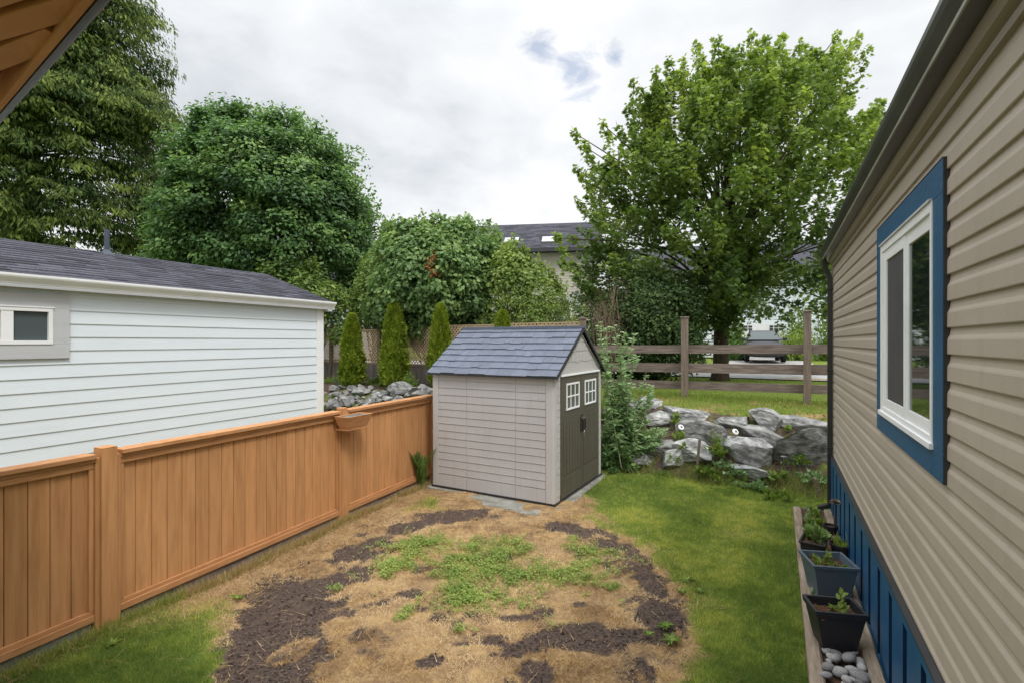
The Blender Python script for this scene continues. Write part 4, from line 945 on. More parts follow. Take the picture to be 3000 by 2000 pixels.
shrub('lilac_bush', 'large lilac-like bush with heart-shaped leaves above the lattice fence', [(845, 700), (868, 620), (885, 560), (905, 530), (935, 512), (960, 520), (990, 510), (1008, 492), (1025, 520), (1060, 504), (1085, 515), (1120, 540), (1140, 575), (1160, 620), (1170, 690), (1150, 760), (1090, 795), (1000, 800), (950, 805), (890, 765)],
      (1000, 650), 17.2, 2.0, 300, 130, .40, .125, 'heart', L_lilac, 12, .45, .75, .85, (.52, .15), tips=[(870, 560), (888, 545), (905, 522), (935, 503), (962, 512), (1006, 488), (1018, 494), (1060, 502), (1082, 506), (1112, 528), (1128, 545), (1150, 590)])
shrub('leafy_shrub', 'yellow-green leafy shrub in front of the beige house wall', [(1120, 700), (1125, 620), (1140, 585), (1165, 560), (1178, 548), (1195, 575), (1215, 600), (1245, 610), (1268, 640), (1288, 670), (1285, 710), (1260, 735), (1180, 740)],
      (1200, 660), 16.2, 1.3, 130, 110, .32, .10, 'heart', L_light, 13, .5, .6, .85, (.35, .17), tips=[(1150, 575), (1166, 552), (1178, 545), (1200, 578), (1222, 600), (1245, 606), (1270, 628), (1290, 655)])
shrub('thin_shrub', 'thin pale shrub between the round tree and the lilac-like bush', [(825, 740), (815, 690), (835, 640), (860, 590), (885, 555), (905, 590), (915, 650), (920, 720), (890, 750)], (870, 660), 18.2, 1.0, 120, 80, .36, .11, 'oval', L_light, 14, .5, .3, .9, (.3, .15), lo=.1, tips=[(830, 640), (845, 600), (862, 585), (885, 548), (900, 560), (825, 690)])
shrub('understorey_shrub', 'bright green low branches beneath the round tree beside the white house roof', [(560, 610), (600, 580), (660, 600), (740, 650), (800, 690), (830, 760), (800, 790), (720, 740), (640, 690)], (710, 680), 17.6, .8, 80, 90, .4, .13, 'oval', L_light, 15, .6, .3, .7, (.25, .16))
shrub('flowering_bush', 'loose bush with white flower heads behind the shed roof', [(1110, 755), (1120, 700), (1150, 665), (1190, 640), (1230, 650), (1270, 680), (1310, 690), (1345, 720), (1340, 765), (1230, 780)], (1230, 720), 15.2, .9, 120, 70, .3, .09, 'lance', L_light, 16, .3, .1, .9, (.4, .2), ws=2.0)
fb = [o for o in COL.objects if o.name.startswith('flowering_bush')][0]
rs = np.random.RandomState(77); C, _ = crown_points(vp([(1120, 750), (1125, 700), (1150, 665), (1190, 640), (1230, 650), (1270, 680), (1310, 690), (1340, 720), (1230, 770)]), (1225*1.2755, 715*1.2755), 15.2, 1.0, 150, rs, .2, 1.0)
V, F, tn = clump_foliage(C, unit(C-C.mean(0)), rs, 9, .09, .035, 'diamond', .9, 0, .5, (.5, .2)); mk('flower_head', V, F, L_flower, fb, tn)
shrub('evergreen_shrub', 'dark evergreen shrub mass behind the rail fence under the maple', [(1365, 850), (1362, 770), (1385, 700), (1430, 640), (1500, 610), (1570, 640), (1610, 700), (1592, 770), (1585, 850), (1500, 872), (1420, 868)], (1480, 750), 15.6, 1.7, 280, 130, .42, .12, 'diamond', L_dark, 17, .4, .3, .8, (.5, .2), lo=.2)
shrub('bare_bush', 'brown twiggy bush tangled beside the corner of the lattice fence', [(1345, 800), (1345, 720), (1380, 670), (1430, 640), (1440, 700), (1420, 790)], (1390, 720), 14.4, .6, 60, 30, .28, .05, 'sliver', LEAF('twiggy', [(.10, .07, .04), (.17, .12, .08)], .1), 18, .4, .1, .9, (.5, .2), stems=55, r0=.025)
shrub('roadside_hedge', 'dark green bushes along the far side of the road behind the maple trunk', [(1290, 800), (1300, 700), (1400, 660), (1550, 680), (1600, 760), (1590, 830), (1400, 840)], (1450, 760), 27, 1.5, 120, 90, .8, .22, 'diamond', L_dark, 19, .5, .2, .8, (.5, .2))
# withered brown leaves on the lilac
rs = np.random.RandomState(6); p0 = np.array(ray(1265, 790, y=15.25)); C = p0+rs.normal(size=(9, 3))*[.08, .05, .25]
lil = [o for o in COL.objects if o.name == 'lilac_bush'][0]
V, F, tn = clump_foliage(C, unit(C-p0+.01), rs, 10, .12, .12, 'oval', .2, .9, 1, (.5, .3)); mk('withered_leaves', V, F, L_brown, lil, tn)

# ---- columnar arborvitae
def arb(label, u, y, ztop, r, seed, zb=None):
    rs = np.random.RandomState(seed); x = (u-1500)/1500*y; zb = hz(x, y) if zb is None else zb; h = ztop-zb
    t_ = thing('arborvitae', label, 'shrub', (x, y, zb), 0, 'columnar arborvitae in front of the lattice fence')
    n = 9500; t = rs.uniform(0, 1, n)**.85; a = rs.uniform(0, 6.283, n); prof = r*1.05*np.clip((1-t)*1.35, 0, 1)**.5*np.clip(.65+t*4, 0, 1)
    rr = prof*(.55+.45*rs.uniform(0, 1, n)**.5)*(.68+.6*vnoise(np.cos(a)*1.6+seed, np.sin(a)*1.6+t*7, seed, 3)); P = np.stack([rr*np.cos(a), rr*np.sin(a), t*h], 1)
    o_ = np.stack([np.cos(a), np.sin(a), 0*a], 1); D = unit(o_*.8+np.array([0, 0, 1.0])+rs.normal(size=(n, 3))*.4); nn = unit(o_+rs.normal(size=(n, 3))*.5)
    V, F = leafmesh(P, D, nn, .11*rs.uniform(.6, 1.3, n), 'sliver', 1.8)
    cl = vnoise(a*3, t*14, seed+5, 3); mk('foliage', V, F, L_arb, t_, np.clip(.15+cl*.8+rs.normal(0, .12, n), 0, 1))
    m = MB(); m.tube([(0, 0, -.05), (0, 0, h*.8)], [.03, .01], 6); m.build('trunk', m_bark, t_); return t_
arb('bright green arborvitae cone closest to the white house', 1031, 16.0, 3.22, .35, 31)
arb('widest dark green arborvitae column, middle one of the row before the lattice', 1155, 15.4, 3.62, .41, 32)
arb('arborvitae column half hidden by the back corner of the shed', 1290, 14.9, 3.45, .36, 33)
arb('arborvitae of which only the tip shows above the shed ridge', 1473, 14.3, 3.22, .33, 34)
def bush(name, label, x, y, z, r, h, n, size, shape, mat, seed, group=None, cat='plant', up=.5, droop=0, ws=1, tc_=(.5, .2), parent=None, pname=None, D_up=.6):
    rs = np.random.RandomState(seed); ns = max(5, int(n/26)); sd = unit(rs.normal(size=(ns, 3))*[1, 1, .8]+[0, 0, .35]); sd[:, 2] = np.abs(sd[:, 2]); L_ = rs.uniform(.45, 1.15, ns)
    k = rs.randint(0, ns, n); q = rs.uniform(.12, 1, n)**.7; d = unit(sd[k]+rs.normal(size=(n, 3))*.2); P = (sd[k]*(q*L_[k])[:, None]+rs.normal(size=(n, 3))*.09)*np.array([r, r, h]); P[:, 2] = np.abs(P[:, 2])
    D = unit(d+np.array([0, 0, D_up])-np.array([0, 0, droop])+rs.normal(size=(n, 3))*.5); nn = unit(np.array([0, 0, up])+d*.4+rs.normal(size=(n, 3))*.5)
    V, F = leafmesh(P, D, nn, size*rs.uniform(.5, 1.2, n), shape, ws); tn = np.clip(rs.normal(tc_[0], tc_[1], n), 0, 1)
    if parent is not None: o = mk(pname or name, V, F, mat, parent, tn); o.location = (x, y, z); return o
    o = mk(name, V, F, mat, None, tn); o.location = (x, y, z); return tag(o, label, cat, group)
p = (1203-1500)/1500*15.0; bush('small_shrub', 'small bright green rounded shrub at the foot of the lattice fence', p, 15.0, hz(p, 15.0)-.02, .24, .5, 1500, .05, 'oval', L_light, 41, cat='shrub', tc_=(.4, .2))
lowp = [(955, 1120, .35, .35), (975, 1095, .4, .5), (1000, 1120, .3, .3), (1075, 1110, .3, .28), (1095, 1122, .28, .25), (1110, 1118, .3, .25), (1060, 1085, .25, .4), (940, 1200, .3, .2), (1045, 1158, .16, .16), (1130, 1128, .2, .12), (985, 1165, .2, .16)]
for i, (u, v, r, h) in enumerate(lowp):
    p = ground_at(u, v); bush('rock_garden_plant', 'low leafy plant growing among the small stones of the rock bank', p.x, p.y, p.z-.03, r, h, 420, .07, 'oval' if i % 2 else 'lance', [L_light, L_weed, L_bud][i % 3], 50+i, 'low plants in the rock bank', ws=1.2 if i % 2 else 2)

# ---- boulders of the retaining bank on the right (centre u, v, width, height in the photograph)
B = [(2020, 1211, 152, 44, 'longest flat-topped pale slab capping the boulder wall', 0, m_rock),
     (2057, 1266, 128, 74, 'grey block standing directly beneath the long pale slab', 0, m_rockd),
     (2147, 1236, 88, 46, 'small wedge-shaped boulder right of the long pale slab', .1, m_rock),
     (2255, 1233, 90, 54, 'top-row boulder with a slanting pale crack below the right fence post', .12, m_rock),
     (2372, 1246, 150, 56, 'top-row boulder cut off by the taupe house downspout', .05, m_rockd),
     (2240, 1277, 132, 70, 'dark boulder tilting down to the right in the middle of the wall', .33, m_rockd),
     (2205, 1322, 158, 82, 'pale boulder tilting down to the right below the second garden light', .30, m_rock),
     (2358, 1325, 185, 112, 'largest dark rounded boulder beside the taupe house', -.08, m_rockd),
     (2197, 1380, 118, 52, 'low pale boulder half buried at the foot of the wall', .1, m_rock),
     (2045, 1333, 118, 72, 'pale bluish boulder behind the leaning grey stake', -.15, m_rock),
     (1975, 1352, 70, 48, 'small bluish boulder just left of the leaning grey stake', -.35, m_rock),
     (1941, 1315, 96, 54, 'ridged boulder among grass left of the grey stake', .2, m_rockd),
     (1922, 1229, 80, 46, 'pale boulder left of the first garden light', -.05, m_rock),
     (1880, 1350, 76, 38, 'small dark boulder at the foot of the butterfly bush', 0, m_rockd),
     (1905, 1184, 66, 40, 'slanting pale rock at the top left end of the boulder wall', -.35, m_rock),
     (1840, 1190, 90, 34, 'long low rock half covered by the butterfly bush', 0, m_rockd),
     (2398, 1408, 60, 36, 'small rock tucked against the foot of the taupe house downspout', .1, m_rockd)]
for i, (u, v, w_, h_, lab, tilt, mt_) in enumerate(B):
    p = ground_at(u, min(v+h_*.25, 1395)); y = p.y-.02; wd, ht = w_*y/1500*1.2, h_*y/1500*1.5; q = ray(u, v, y=y)
    boulder('boulder', (q.x, y+.12, q.z-ht*.06), (wd, max(.5, wd*.62), ht), -.55+.12*math.sin(i*2.1), 200+i*7, lab, 'boulders of the retaining wall', mt_, tilt, cuts=16, rough=.03)
# rubble bank beyond the orange fence
rs = np.random.RandomState(44); nstone = 0
for i in range(95):
    if i < 9:
        u, v, r = [(1125, 1165, .42), (1180, 1150, .5), (1090, 1180, .35), (1025, 1185, .4), (975, 1185, .36), (1155, 1190, .45), (1225, 1160, .4), (1060, 1150, .35), (1250, 1180, .35)][i]
    else: u, v, r = rs.uniform(944, 1268), rs.uniform(1128, 1200), rs.uniform(.09, .24)
    p = ground_at(u, v)
    if i < 9: o = boulder('rubble_rock', (p.x, p.y, p.z+r*.1), (r*1.7, r*1.2, r*1.1), rs.uniform(0, 3), 400+i, 'angular grey rock in the rubble bank behind the orange fence', 'rocks of the rubble bank', m_rockd, 0, 3)
    else: o = boulder('rubble_stone', (p.x, p.y, p.z+r*.25), (r*1.7, r*1.3, r*1.05), rs.uniform(0, 3), 500+i, 'small rounded stone in the rubble bank behind the orange fence', 'stones of the rubble bank', [m_stone, m_rockd, m_stone, m_rock][i % 4], 0, 2, 9, .03)

# ---- butterfly bush: tall stems with narrow leaves right of the shed
rs = np.random.RandomState(9); bb = thing('butterfly_bush', 'tall grey-green butterfly bush with narrow leaves between shed and boulders', 'shrub')
parts = []; mb = MB(); y0 = 9.75
stips = [(1752, 935), (1778, 960), (1800, 950), (1830, 975), (1858, 980), (1866, 1040), (1893, 1090), (1818, 1010), (1790, 1040), (1760, 1010), (1880, 1190), (1850, 1120), (1765, 1080), (1830, 1170), (1905, 1230), (1925, 1260), (1800, 1120), (1870, 1260), (1790, 1230), (1845, 1300)]
for (u, v) in stips+[(rs.uniform(1765, 1915), rs.uniform(1120, 1330)) for _ in range(22)]+[(rs.uniform(1890, 1960), rs.uniform(1250, 1330)) for _ in range(12)]:
    y = y0+rs.uniform(-.35, .45); tip = np.array(ray(u, v, y=y)); b0 = np.array([2.02+rs.normal()*.22, 9.8+rs.normal()*.15, .12])
    if tip[2] < .3: continue
    m1 = b0*.55+tip*.45+np.array([(tip[0]-b0[0])*.1, 0, .1]); pts = [b0, m1, tip]; L = np.linalg.norm(tip-b0); mb.tube(pts, [.010, .008, .004], 5, rs.rand())
    n = int(66*L); t = rs.uniform(.12, 1, n); t = np.round(t*L/.07)*.07/L+rs.normal(0, .012, n); t = np.clip(t, 0, 1)
    A = b0[None]*((1-t)**2)[:, None]+2*m1[None]*(t*(1-t))[:, None]+tip[None]*(t**2)[:, None]
    a = rs.uniform(0, 6.283, n); o_ = np.stack([np.cos(a), np.sin(a), 0*a+.35-.4*(t < .6)], 1); nn = unit(np.array([0, -.35, .55])+o_*.3+rs.normal(size=(n, 3))*.45)
    s_ = .145*(1.15-t*.5)*rs.uniform(.7, 1.15, n); V, F = leafmesh(A, o_, nn, s_, 'lance', 2.0); parts.append((V, F, np.clip(rs.normal(.38, .15, n)+.4*t**2, 0, 1)))
V, F, tn = join(parts); mk('foliage', V, F, L_bud, bb, tn); mb.build('stem', MAT('green_stem', (.28, .30, .18), (.2, .2, .12), .8), bb)
bush('bramble', 'dark green bramble at the foot of the butterfly bush beside the shed corner', 1.98, 9.62, .02, .42, .62, 1500, .09, 'heart', L_lilac, 91, tc_=(.3, .2))
rs = np.random.RandomState(19)
def grass_tuft(name, label, x, y, z, r, h, n, mat, seed, group=None, cat='grass', tc_=(.5, .2), w_=.012, parent=None):
    rs = np.random.RandomState(seed); a = rs.uniform(0, 6.283, n); q = np.sqrt(rs.rand(n))*r; P = np.stack([q*np.cos(a), q*np.sin(a), 0*a], 1)
    D = unit(np.stack([np.cos(a)*.35, np.sin(a)*.35, 0*a+1], 1)+rs.normal(size=(n, 3))*.22); nn = unit(np.stack([np.cos(a), np.sin(a), 0*a+.1], 1)+rs.normal(size=(n, 3))*.4)
    S = h*rs.uniform(.4, 1.1, n); V, F = leafmesh(P, D, nn, S, 'blade', 1); V = V.reshape(-1, 3, 3); c_ = (V[:, 0]+V[:, 1])/2; s_ = unit(V[:, 1]-V[:, 0])*w_/2; V[:, 0] = c_-s_; V[:, 1] = c_+s_
    o = mk(name, V.reshape(-1, 3), F, mat, parent, np.clip(rs.normal(tc_[0], tc_[1], n), 0, 1)); o.location = (x, y, z); return tag(o, label, cat, group) if label else o
q = ray(1775, 1120, y=11.0); grass_tuft('long_grass', 'bright green sword-leaved clump right behind the shed door corner', q.x, 11.0, hz(q.x, 11.0), .28, .95, 260, L_weed, 301, cat='plant', tc_=(.75, .15), w_=.03)

# fern between fence and shed
fe = thing('fern', 'green fern squeezed between the orange fence and the shed corner', 'fern', (-1.50, 8.48, .02)); parts = []; rs = np.random.RandomState(20); mb = MB()
for k in range(9):
    a = rs.uniform(0, 6.283); L = rs.uniform(.45, .75); n = 40; t = np.linspace(.08, 1, n); o_ = np.array([math.cos(a), math.sin(a), 0]); lean = rs.uniform(.12, .38)
    A = np.stack([o_[0]*L*lean*t**1.5, o_[1]*L*lean*t**1.5, L*(t-.12*t**3)], 1); mb.tube(A[::8], .003, 4)
    sdv = np.cross(o_, [0, 0, 1.0])
    for sg in (1, -1):
        D = np.repeat((sdv*sg)[None], n, 0)+np.array([0, 0, .25]); nn = np.repeat((o_*.8+np.array([0, 0, .5]))[None], n, 0); V, F = leafmesh(A, D, nn, .085*np.sin(np.clip(t*3.0, .35, 3))+.012, 'lance', 1.5); parts.append((V, F, np.clip(rs.normal(.5, .15, n), 0, 1)))
V, F, tn = join(parts); mk('frond', V, F, L_weed, fe, tn); mb.build('stalk', m_twig, fe)

# garden lights, stakes, timber
for i, (u, v, lab) in enumerate(((1980, 1250, 'white round solar garden light on a stem below the long pale slab'), (2133, 1263, 'white round solar garden light between the two tilted boulders'))):
    p = ground_at(u, v+12); t_ = thing('solar_light', lab, 'garden light', (p.x, p.y-.32, 0)); z = ray(u, v, y=p.y-.32).z
    m = MB(); m.lathe([(0, .012), (.028, .012), (.05, .006), (.058, -.004), (.052, -.012), (0, -.012)], (0, 0, 0), 24, .5); o = m.build('lamp_head', m_wtrim, t_, smooth=False); o.location = (0, 0, z); o.rotation_euler = (R(55), 0, 0)
    m = MB(); m.box(-.02, .02, -.02, .02, .0125, .015); o2 = m.build('solar_panel', m_darktrim, t_); o2.location = (0, 0, z); o2.rotation_euler = (R(55), 0, 0)
    m = MB(); m.tube([(0, 0, z-.012), (0, 0, hz(p.x, p.y-.32)-.05)], .008, 6); m.build('stem', m_metal, t_)
    t_.rotation_euler = (0, 0, .2)
p = ground_at(2282, 1375); t_ = thing('garden_light', 'small grey stake light with a flat cap left of the largest dark boulder', 'garden light', (p.x, p.y-.15, p.z)); z = ray(2277, 1335, y=p.y-.15).z-p.z
m = MB(); m.lathe([(0, .01), (.03, .01), (.055, 0), (.055, -.008), (0, -.008)], (0, 0, z), 16, .5); m.build('lamp_head', m_metal, t_); m = MB(); m.tube([(0, 0, z), (.02, 0, -.1)], .009, 6); m.build('stem', m_metal, t_)
def stake(label, u, vt, vb, w_, y=None, lean=(0, 0), mat=None):
    p = ground_at(u, vb) if y is None else ray(u, vb, y=y); t = ray(u, vt, y=p.y); h = t.z-p.z
    t_ = MB(); t_.beam((0, 0, -.12), (lean[0], lean[1], h), w_, w_*.7); t_.beam((lean[0], lean[1], h-.001), (lean[0]*1.01, lean[1], h+.012), w_*.6, w_*.4)
    o = t_.build('wooden_stake', mat or m_greypost, None, bevel=.004); o.location = p; return tag(o, label, 'stake', 'wooden stakes in the yard')
stake('short grey wooden stake at the right corner of the shed', 1783, 1318, 1375, .05, lean=(-.03, 0))
stake('grey wooden stake leaning right before the bluish boulder', 2037, 1284, 1400, .05, lean=(.08, 0))
stake('short pale stub of a stake next to the downspout', 2390, 1388, 1425, .06)
stake('orange-brown split stake leaning against the taupe house corner', 2412, 1400, 1462, .07, lean=(-.12, .02), mat=m_timber)
stake('thin pale stick in the grass right of the pale boulder', 2335, 1425, 1452, .02)
stake('thin upright stick at the lawn edge before the pale boulder', 2057, 1395, 1440, .015)
pl_ = MB(); pl_.beam((0, 0, -.2), (.16, .12, .62), .16, .04); o = pl_.build('leaning_plank', m_greywood, None, bevel=.004); o.location = ray(1768, 1290, y=9.95); tag(o, 'weathered grey plank leaning behind the right side of the shed', 'plank')
pl_ = MB(); pl_.beam((-.2, 0, 0), (.35, -.05, .0), .16, .10); o = pl_.build('weathered_beam', m_greywood, None, bevel=.006); o.location = ray(1790, 1200, y=10.7); tag(o, 'weathered grey beam lying across the bank behind the shed', 'beam')

# ---- pot plants
def potplant(parent, x, y, z, r, h, n, size, mat, seed, shape='oval', ws=1.0, tc_=(.55, .2)): bush('plant', None, x, y, z, r, h, n, size, shape, mat, seed, parent=parent, pname='plant', tc_=tc_, ws=ws)
potplant(pot_black, .03, .02, .27, .06, .17, 60, .05, L_weed, 601, tc_=(.75, .15)); potplant(pot_black, -.08, -.04, .268, .12, .03, 260, .018, L_litter, 602); potplant(pot_black, .08, -.04, .268, .09, .035, 120, .02, L_weed, 603)
potplant(pot_blue, -.05, .03, .28, .09, .13, 110, .045, L_weed, 604, tc_=(.8, .15)); potplant(pot_blue, -.11, -.06, .28, .06, .05, 90, .03, L_weed, 605, tc_=(.75, .2)); potplant(pot_blue, .08, -.06, .28, .08, .06, 150, .025, L_weed, 606); potplant(pot_blue, .0, 0, .278, .14, .02, 160, .02, L_litter, 607)
potplant(pot_low, .03, -.02, .12, .11, .26, 240, .07, L_lilac, 608, tc_=(.75, .2)); potplant(pot_low, -.06, .1, .12, .1, .2, 160, .05, L_weed, 609)
for k, (dx_, dy_) in enumerate(((-.03, -.02), (.04, .03), (-.02, .05))): grass_tuft('leaf_tuft', None, dx_, dy_, .13, .025, .14, 12, L_weed, 620+k, tc_=(.8, .1), w_=.03, parent=pot_round)
grass_tuft('leaf_tuft', None, .07, .0, .13, .02, .17, 7, L_bud, 630, tc_=(.9, .1), w_=.014, parent=pot_round)
ro = thing('rosette_plant', 'dark rosette succulent on a tall stem beside the blue skirting', 'succulent', (pot_small.location.x+.03, pot_small.location.y-.02, .17)); m = MB(); m.tube([(0, 0, 0), (.01, 0, .16), (.015, 0, .31)], [.012, .01, .009], 7); m.build('stalk', m_bark, ro)
rs = np.random.RandomState(8); n = 44; a = np.arange(n)*2.4; el = np.linspace(1.2, .05, n); D = np.stack([np.cos(a)*np.cos(el), np.sin(a)*np.cos(el)-.35, np.sin(el)], 1); nn = np.stack([-np.cos(a)*np.sin(el), -np.sin(a)*np.sin(el)-.2, np.cos(el)], 1)
V, F = leafmesh(np.repeat(np.array([[.015, 0, .31]]), n, 0), D, nn, np.linspace(.03, .085, n), 'oval', .8); mk('rosette', V, F, L_rosette, ro, rs.rand(n))
for i, (a, b, r, h) in enumerate(((.42, -.33, .12, .12), (.6, -.28, .12, .16), (.8, -.36, .1, .12), (.95, -.25, .12, .15), (1.15, -.34, .11, .14), (1.3, -.3, .12, .16), (1.42, -.36, .1, .12), (2.15, -.37, .08, .1), (3.05, -.38, .06, .07), (3.15, -.2, .06, .06))):
    q = h2w(a, b); bush('bed_weed', 'leafy green weed in the planting bed behind the pots', q.x, q.y, .04, r, h, 150, .045, 'oval', L_weed if i % 2 else L_bud, 700+i, 'weeds in the planting bed', tc_=(.6, .2))

# ---- rosette weeds in the lawn
for i, (u, v, r) in enumerate(((1950, 1835, .11), (1965, 1880, .13), (2010, 1700, .12), (1995, 1735, .10), (697, 1755, .10), (190, 1905, .13), (265, 1870, .12), (1900, 1860, .07), (2050, 1735, .09), (330, 1890, .1), (1560, 1640, .06), (2320, 1310, .0))):
    if r == 0: continue
    p = ray(u, v, z=0); rs = np.random.RandomState(800+i); n = 22; a = rs.uniform(0, 6.28, n); D = np.stack([np.cos(a), np.sin(a), rs.uniform(.15, .7, n)], 1); nn = np.stack([-np.cos(a)*.3, -np.sin(a)*.3, np.ones(n)], 1)
    V, F = leafmesh(np.zeros((n, 3)), D, nn, .7*r*rs.uniform(.6, 1.2, n), 'lance', 1.6); o = mk('lawn_weed', V, F, L_weed, None, np.clip(rs.normal(.55, .2, n), 0, 1)); o.location = (p.x, p.y, .01); tag(o, 'flat rosette weed growing in the lawn', 'weed', 'rosette weeds in the lawn')

# ---- grass (countless: one object each)
def blades(name, label, x, y, h, w_, mat, tn, lean, seed, az=None, zoff=-.008):
    rs = np.random.RandomState(seed); n = len(x); P = np.stack([x, y, H(x, y)+zoff], 1); a = rs.uniform(0, 6.283, n) if az is None else az+rs.normal(size=n)*.5
    D = np.stack([np.cos(a)*lean, np.sin(a)*lean, np.ones(n)], 1); D = unit(D); sa = rs.uniform(0, 6.283, n); sv = np.stack([np.cos(sa), np.sin(sa), 0*sa], 1)
    V = np.empty((n, 3, 3)); hw = (w_*.5)[:, None]; V[:, 0] = P-sv*hw; V[:, 1] = P+sv*hw; V[:, 2] = P+D*h[:, None]
    o = mk(name, V.reshape(-1, 3), np.arange(n*3).reshape(-1, 3), mat, None, tn); tag(o, label, 'grass', None, 'stuff'); return o
def inyard(x, y):
    f_ = (x+3.45)*.915-(y-4.34)*.403; hs = (x-(.342+.514*y)); lx = (x-.608)*.484+(y-7.48)*.875; ly = -(x-.608)*.875+(y-7.48)*.484
    infr = (np.abs(x) < y*1.04) & (y > 3.35); slab = ((lx > -.02) & (lx < SW+.08) & (ly > -.05) & (ly < SDp+.1)) | ((lx > -.44) & (lx < .1) & (ly > -.14) & (ly < .98)) | ((lx > -.15) & (lx < 2.1) & (ly > -.12) & (ly < .2))
    return (f_ > .03) & ((hs < -.02) | (y > 7.15)) & infr & ~slab
rs = np.random.RandomState(100)
def sample(n, x0, x1, y0, y1, pw=1.6):
    y = (rs.uniform(y0**(1-pw), y1**(1-pw), n))**(1/(1-pw)); x = rs.uniform(x0, x1, n); return x, y
x, y = sample(900000, -4.4, 5.2, 3.35, 10.6, 1.5); k = inyard(x, y) & (S_(x, y) > 2.45); x, y = x[k], y[k]; so, dr, gr = zones(x, y); lx_ = rs.rand(len(x))
living = (lx_ < (1-so)**2*(1-dr*1.15)) & ((gr < .6) | (rs.rand(len(x)) < .35))
X1, Y1, G1 = x[living], y[living], dr[living]; pat = vnoise(X1*1.7, Y1*1.7, 71, 4); n = len(X1)
cl = vnoise(X1*13, Y1*13, 78, 3); tn = np.clip((pat-.5)*1.6+.40+rs.normal(0, .2, n)+G1*.4+(cl-.5)*.9, 0, 1); hh = (.018+.035*vnoise(X1*2.5, Y1*2.5, 72, 3)+.045*cl*cl)*rs.uniform(.5, 1.3, n)
print('living', n); blades('lawn_grass', 'short green lawn grass around the dead patch', X1, Y1, hh, .0035+.0006*Y1, L_grass, tn, rs.uniform(.2, 1.1, n), 101)
dead = (~living) & (rs.rand(len(x)) < (1-so)**1.2*np.clip(dr, 0, 1)*np.clip(vnoise(x*5, y*5, 75, 4)*2.4-.55, .1, 1)) ; X2, Y2 = x[dead], y[dead]; n = len(X2); tn = np.clip(rs.normal(.45, .22, n)+(vnoise(X2*2.6, Y2*2.6, 73, 5)-.5)*2.6, 0, 1)
print('dead', n); blades('dead_grass', 'flattened dead straw grass over the round patch', X2, Y2, .034*rs.uniform(.4, 1.7, n), .003+.0006*Y2, L_straw, tn, rs.uniform(.9, 3.5, n), 102)
# longer straw thrown over the rim of the patch and along the fence
x, y = sample(90000, -4.2, 3, 3.6, 9.2, 1.3); k = inyard(x, y); x, y = x[k], y[k]; f_ = (x+3.45)*.915-(y-4.34)*.403
rim = 1.6*(f_ < .22)+.6*(f_ < .4)*(y > 4.3)+np.exp(-((ell(x, y, -.45, 5.1, 2.12, 2.4)-1.03)/.12)**2)*(y > 4.6)+(f_ < .75)*(y > 4.3)*.9+.06; k = rs.rand(len(x)) < rim*.55*(vnoise(x*3, y*3, 88, 3)+.1); x, y = x[k], y[k]; n = len(x)
blades('long_straw', 'long dry straw lying along the fence and the rim of the dead patch', x, y, rs.uniform(.06, .15, n), np.full(n, .004), L_straw, np.clip(rs.normal(.6, .2, n), 0, 1), rs.uniform(1.5, 6, n), 103, zoff=.004)
# tufts hiding the foot of the fence and the slab edge
t = rs.uniform(-1.2, 5.4, 16000); o_f = np.abs(rs.normal(0, .05, len(t)))+.075
x = -3.45+.403*t+.915*o_f; y = 4.34+.915*t-.403*o_f; k = (vnoise(t*2.2, o_f*3, 93, 4) > .40) & (np.abs(x) < y*1.05); x, y, t = x[k], y[k], t[k]; n = len(x); g_ = rs.rand(n) < np.where(t < .6, .8, .25)
for nm, lb, kk, m_ in (('fence_foot_grass', 'green grass growing against the foot of the orange fence', g_, L_grass), ('fence_foot_straw', 'dry grass standing against the foot of the orange fence', ~g_, L_straw)):
    blades(nm, lb, x[kk], y[kk], rs.uniform(.04, .15, kk.sum()), np.full(kk.sum(), .005), m_, np.clip(rs.normal(.5, .22, kk.sum()), 0, 1), rs.uniform(.1, 1.2, kk.sum()), 108)
# clods and pebbles on the bare soil
x, y = sample(26000, -3, 1.8, 3.4, 7.4, 1.6); so, dr, gr = zones(x, y); k = (rs.rand(len(x)) < so**2*.5) & inyard(x, y); x, y = x[k], y[k]; n = len(x); c8 = np.array([[1, 0, 0], [-1, 0, 0], [0, 1, 0], [0, -1, 0], [0, 0, 1], [0, 0, -.6]], float); f8 = np.array([[0, 2, 4], [2, 1, 4], [1, 3, 4], [3, 0, 4]])
s8 = (rs.uniform(.003, .014, n)*np.where(rs.rand(n) < .05, 1.6, 1))[:, None, None]; V8 = np.stack([x, y, H(x, y)-.004], 1)[:, None]+c8[None]*s8*rs.uniform(.6, 1.3, (n, 6, 1)); F8 = (f8[None]+np.arange(n)[:, None, None]*6).reshape(-1, 3)
tag(mk('soil_clods', V8.reshape(-1, 3), F8, m_clod, None, np.repeat(rs.rand(n), 4)), 'small clods and pebbles on the bare soil', 'soil', None, 'stuff')
# clover-like weeds in the middle of the patch
x, y = sample(240000, -2.5, 1.6, 3.8, 7.2, 1.2); so, dr, gr = zones(x, y); k = (rs.rand(len(x)) < gr*np.clip((vnoise(x*7, y*7, 90, 5)-.34)*3, .12, .75)*.9); x, y = x[k], y[k]; n = len(x); a = rs.uniform(0, 6.28, n)
P = np.stack([x, y, rs.uniform(.004, .05, n)], 1); D = np.stack([np.cos(a), np.sin(a), rs.uniform(0, .6, n)], 1); nn = unit(np.stack([rs.normal(0, .3, n), rs.normal(0, .3, n), np.ones(n)], 1)); V, F = leafmesh(P, D, nn, .019*rs.uniform(.5, 1.5, n), 'oval', 1.2)
tag(mk('ground_weeds', V, F, L_weed, None, np.clip(rs.normal(.74, .2, n)+(vnoise(x*4, y*4, 91, 3)-.5)*.8, 0, 1)), 'small leafy weeds regrowing in the middle of the dead patch', 'weeds', None, 'stuff')
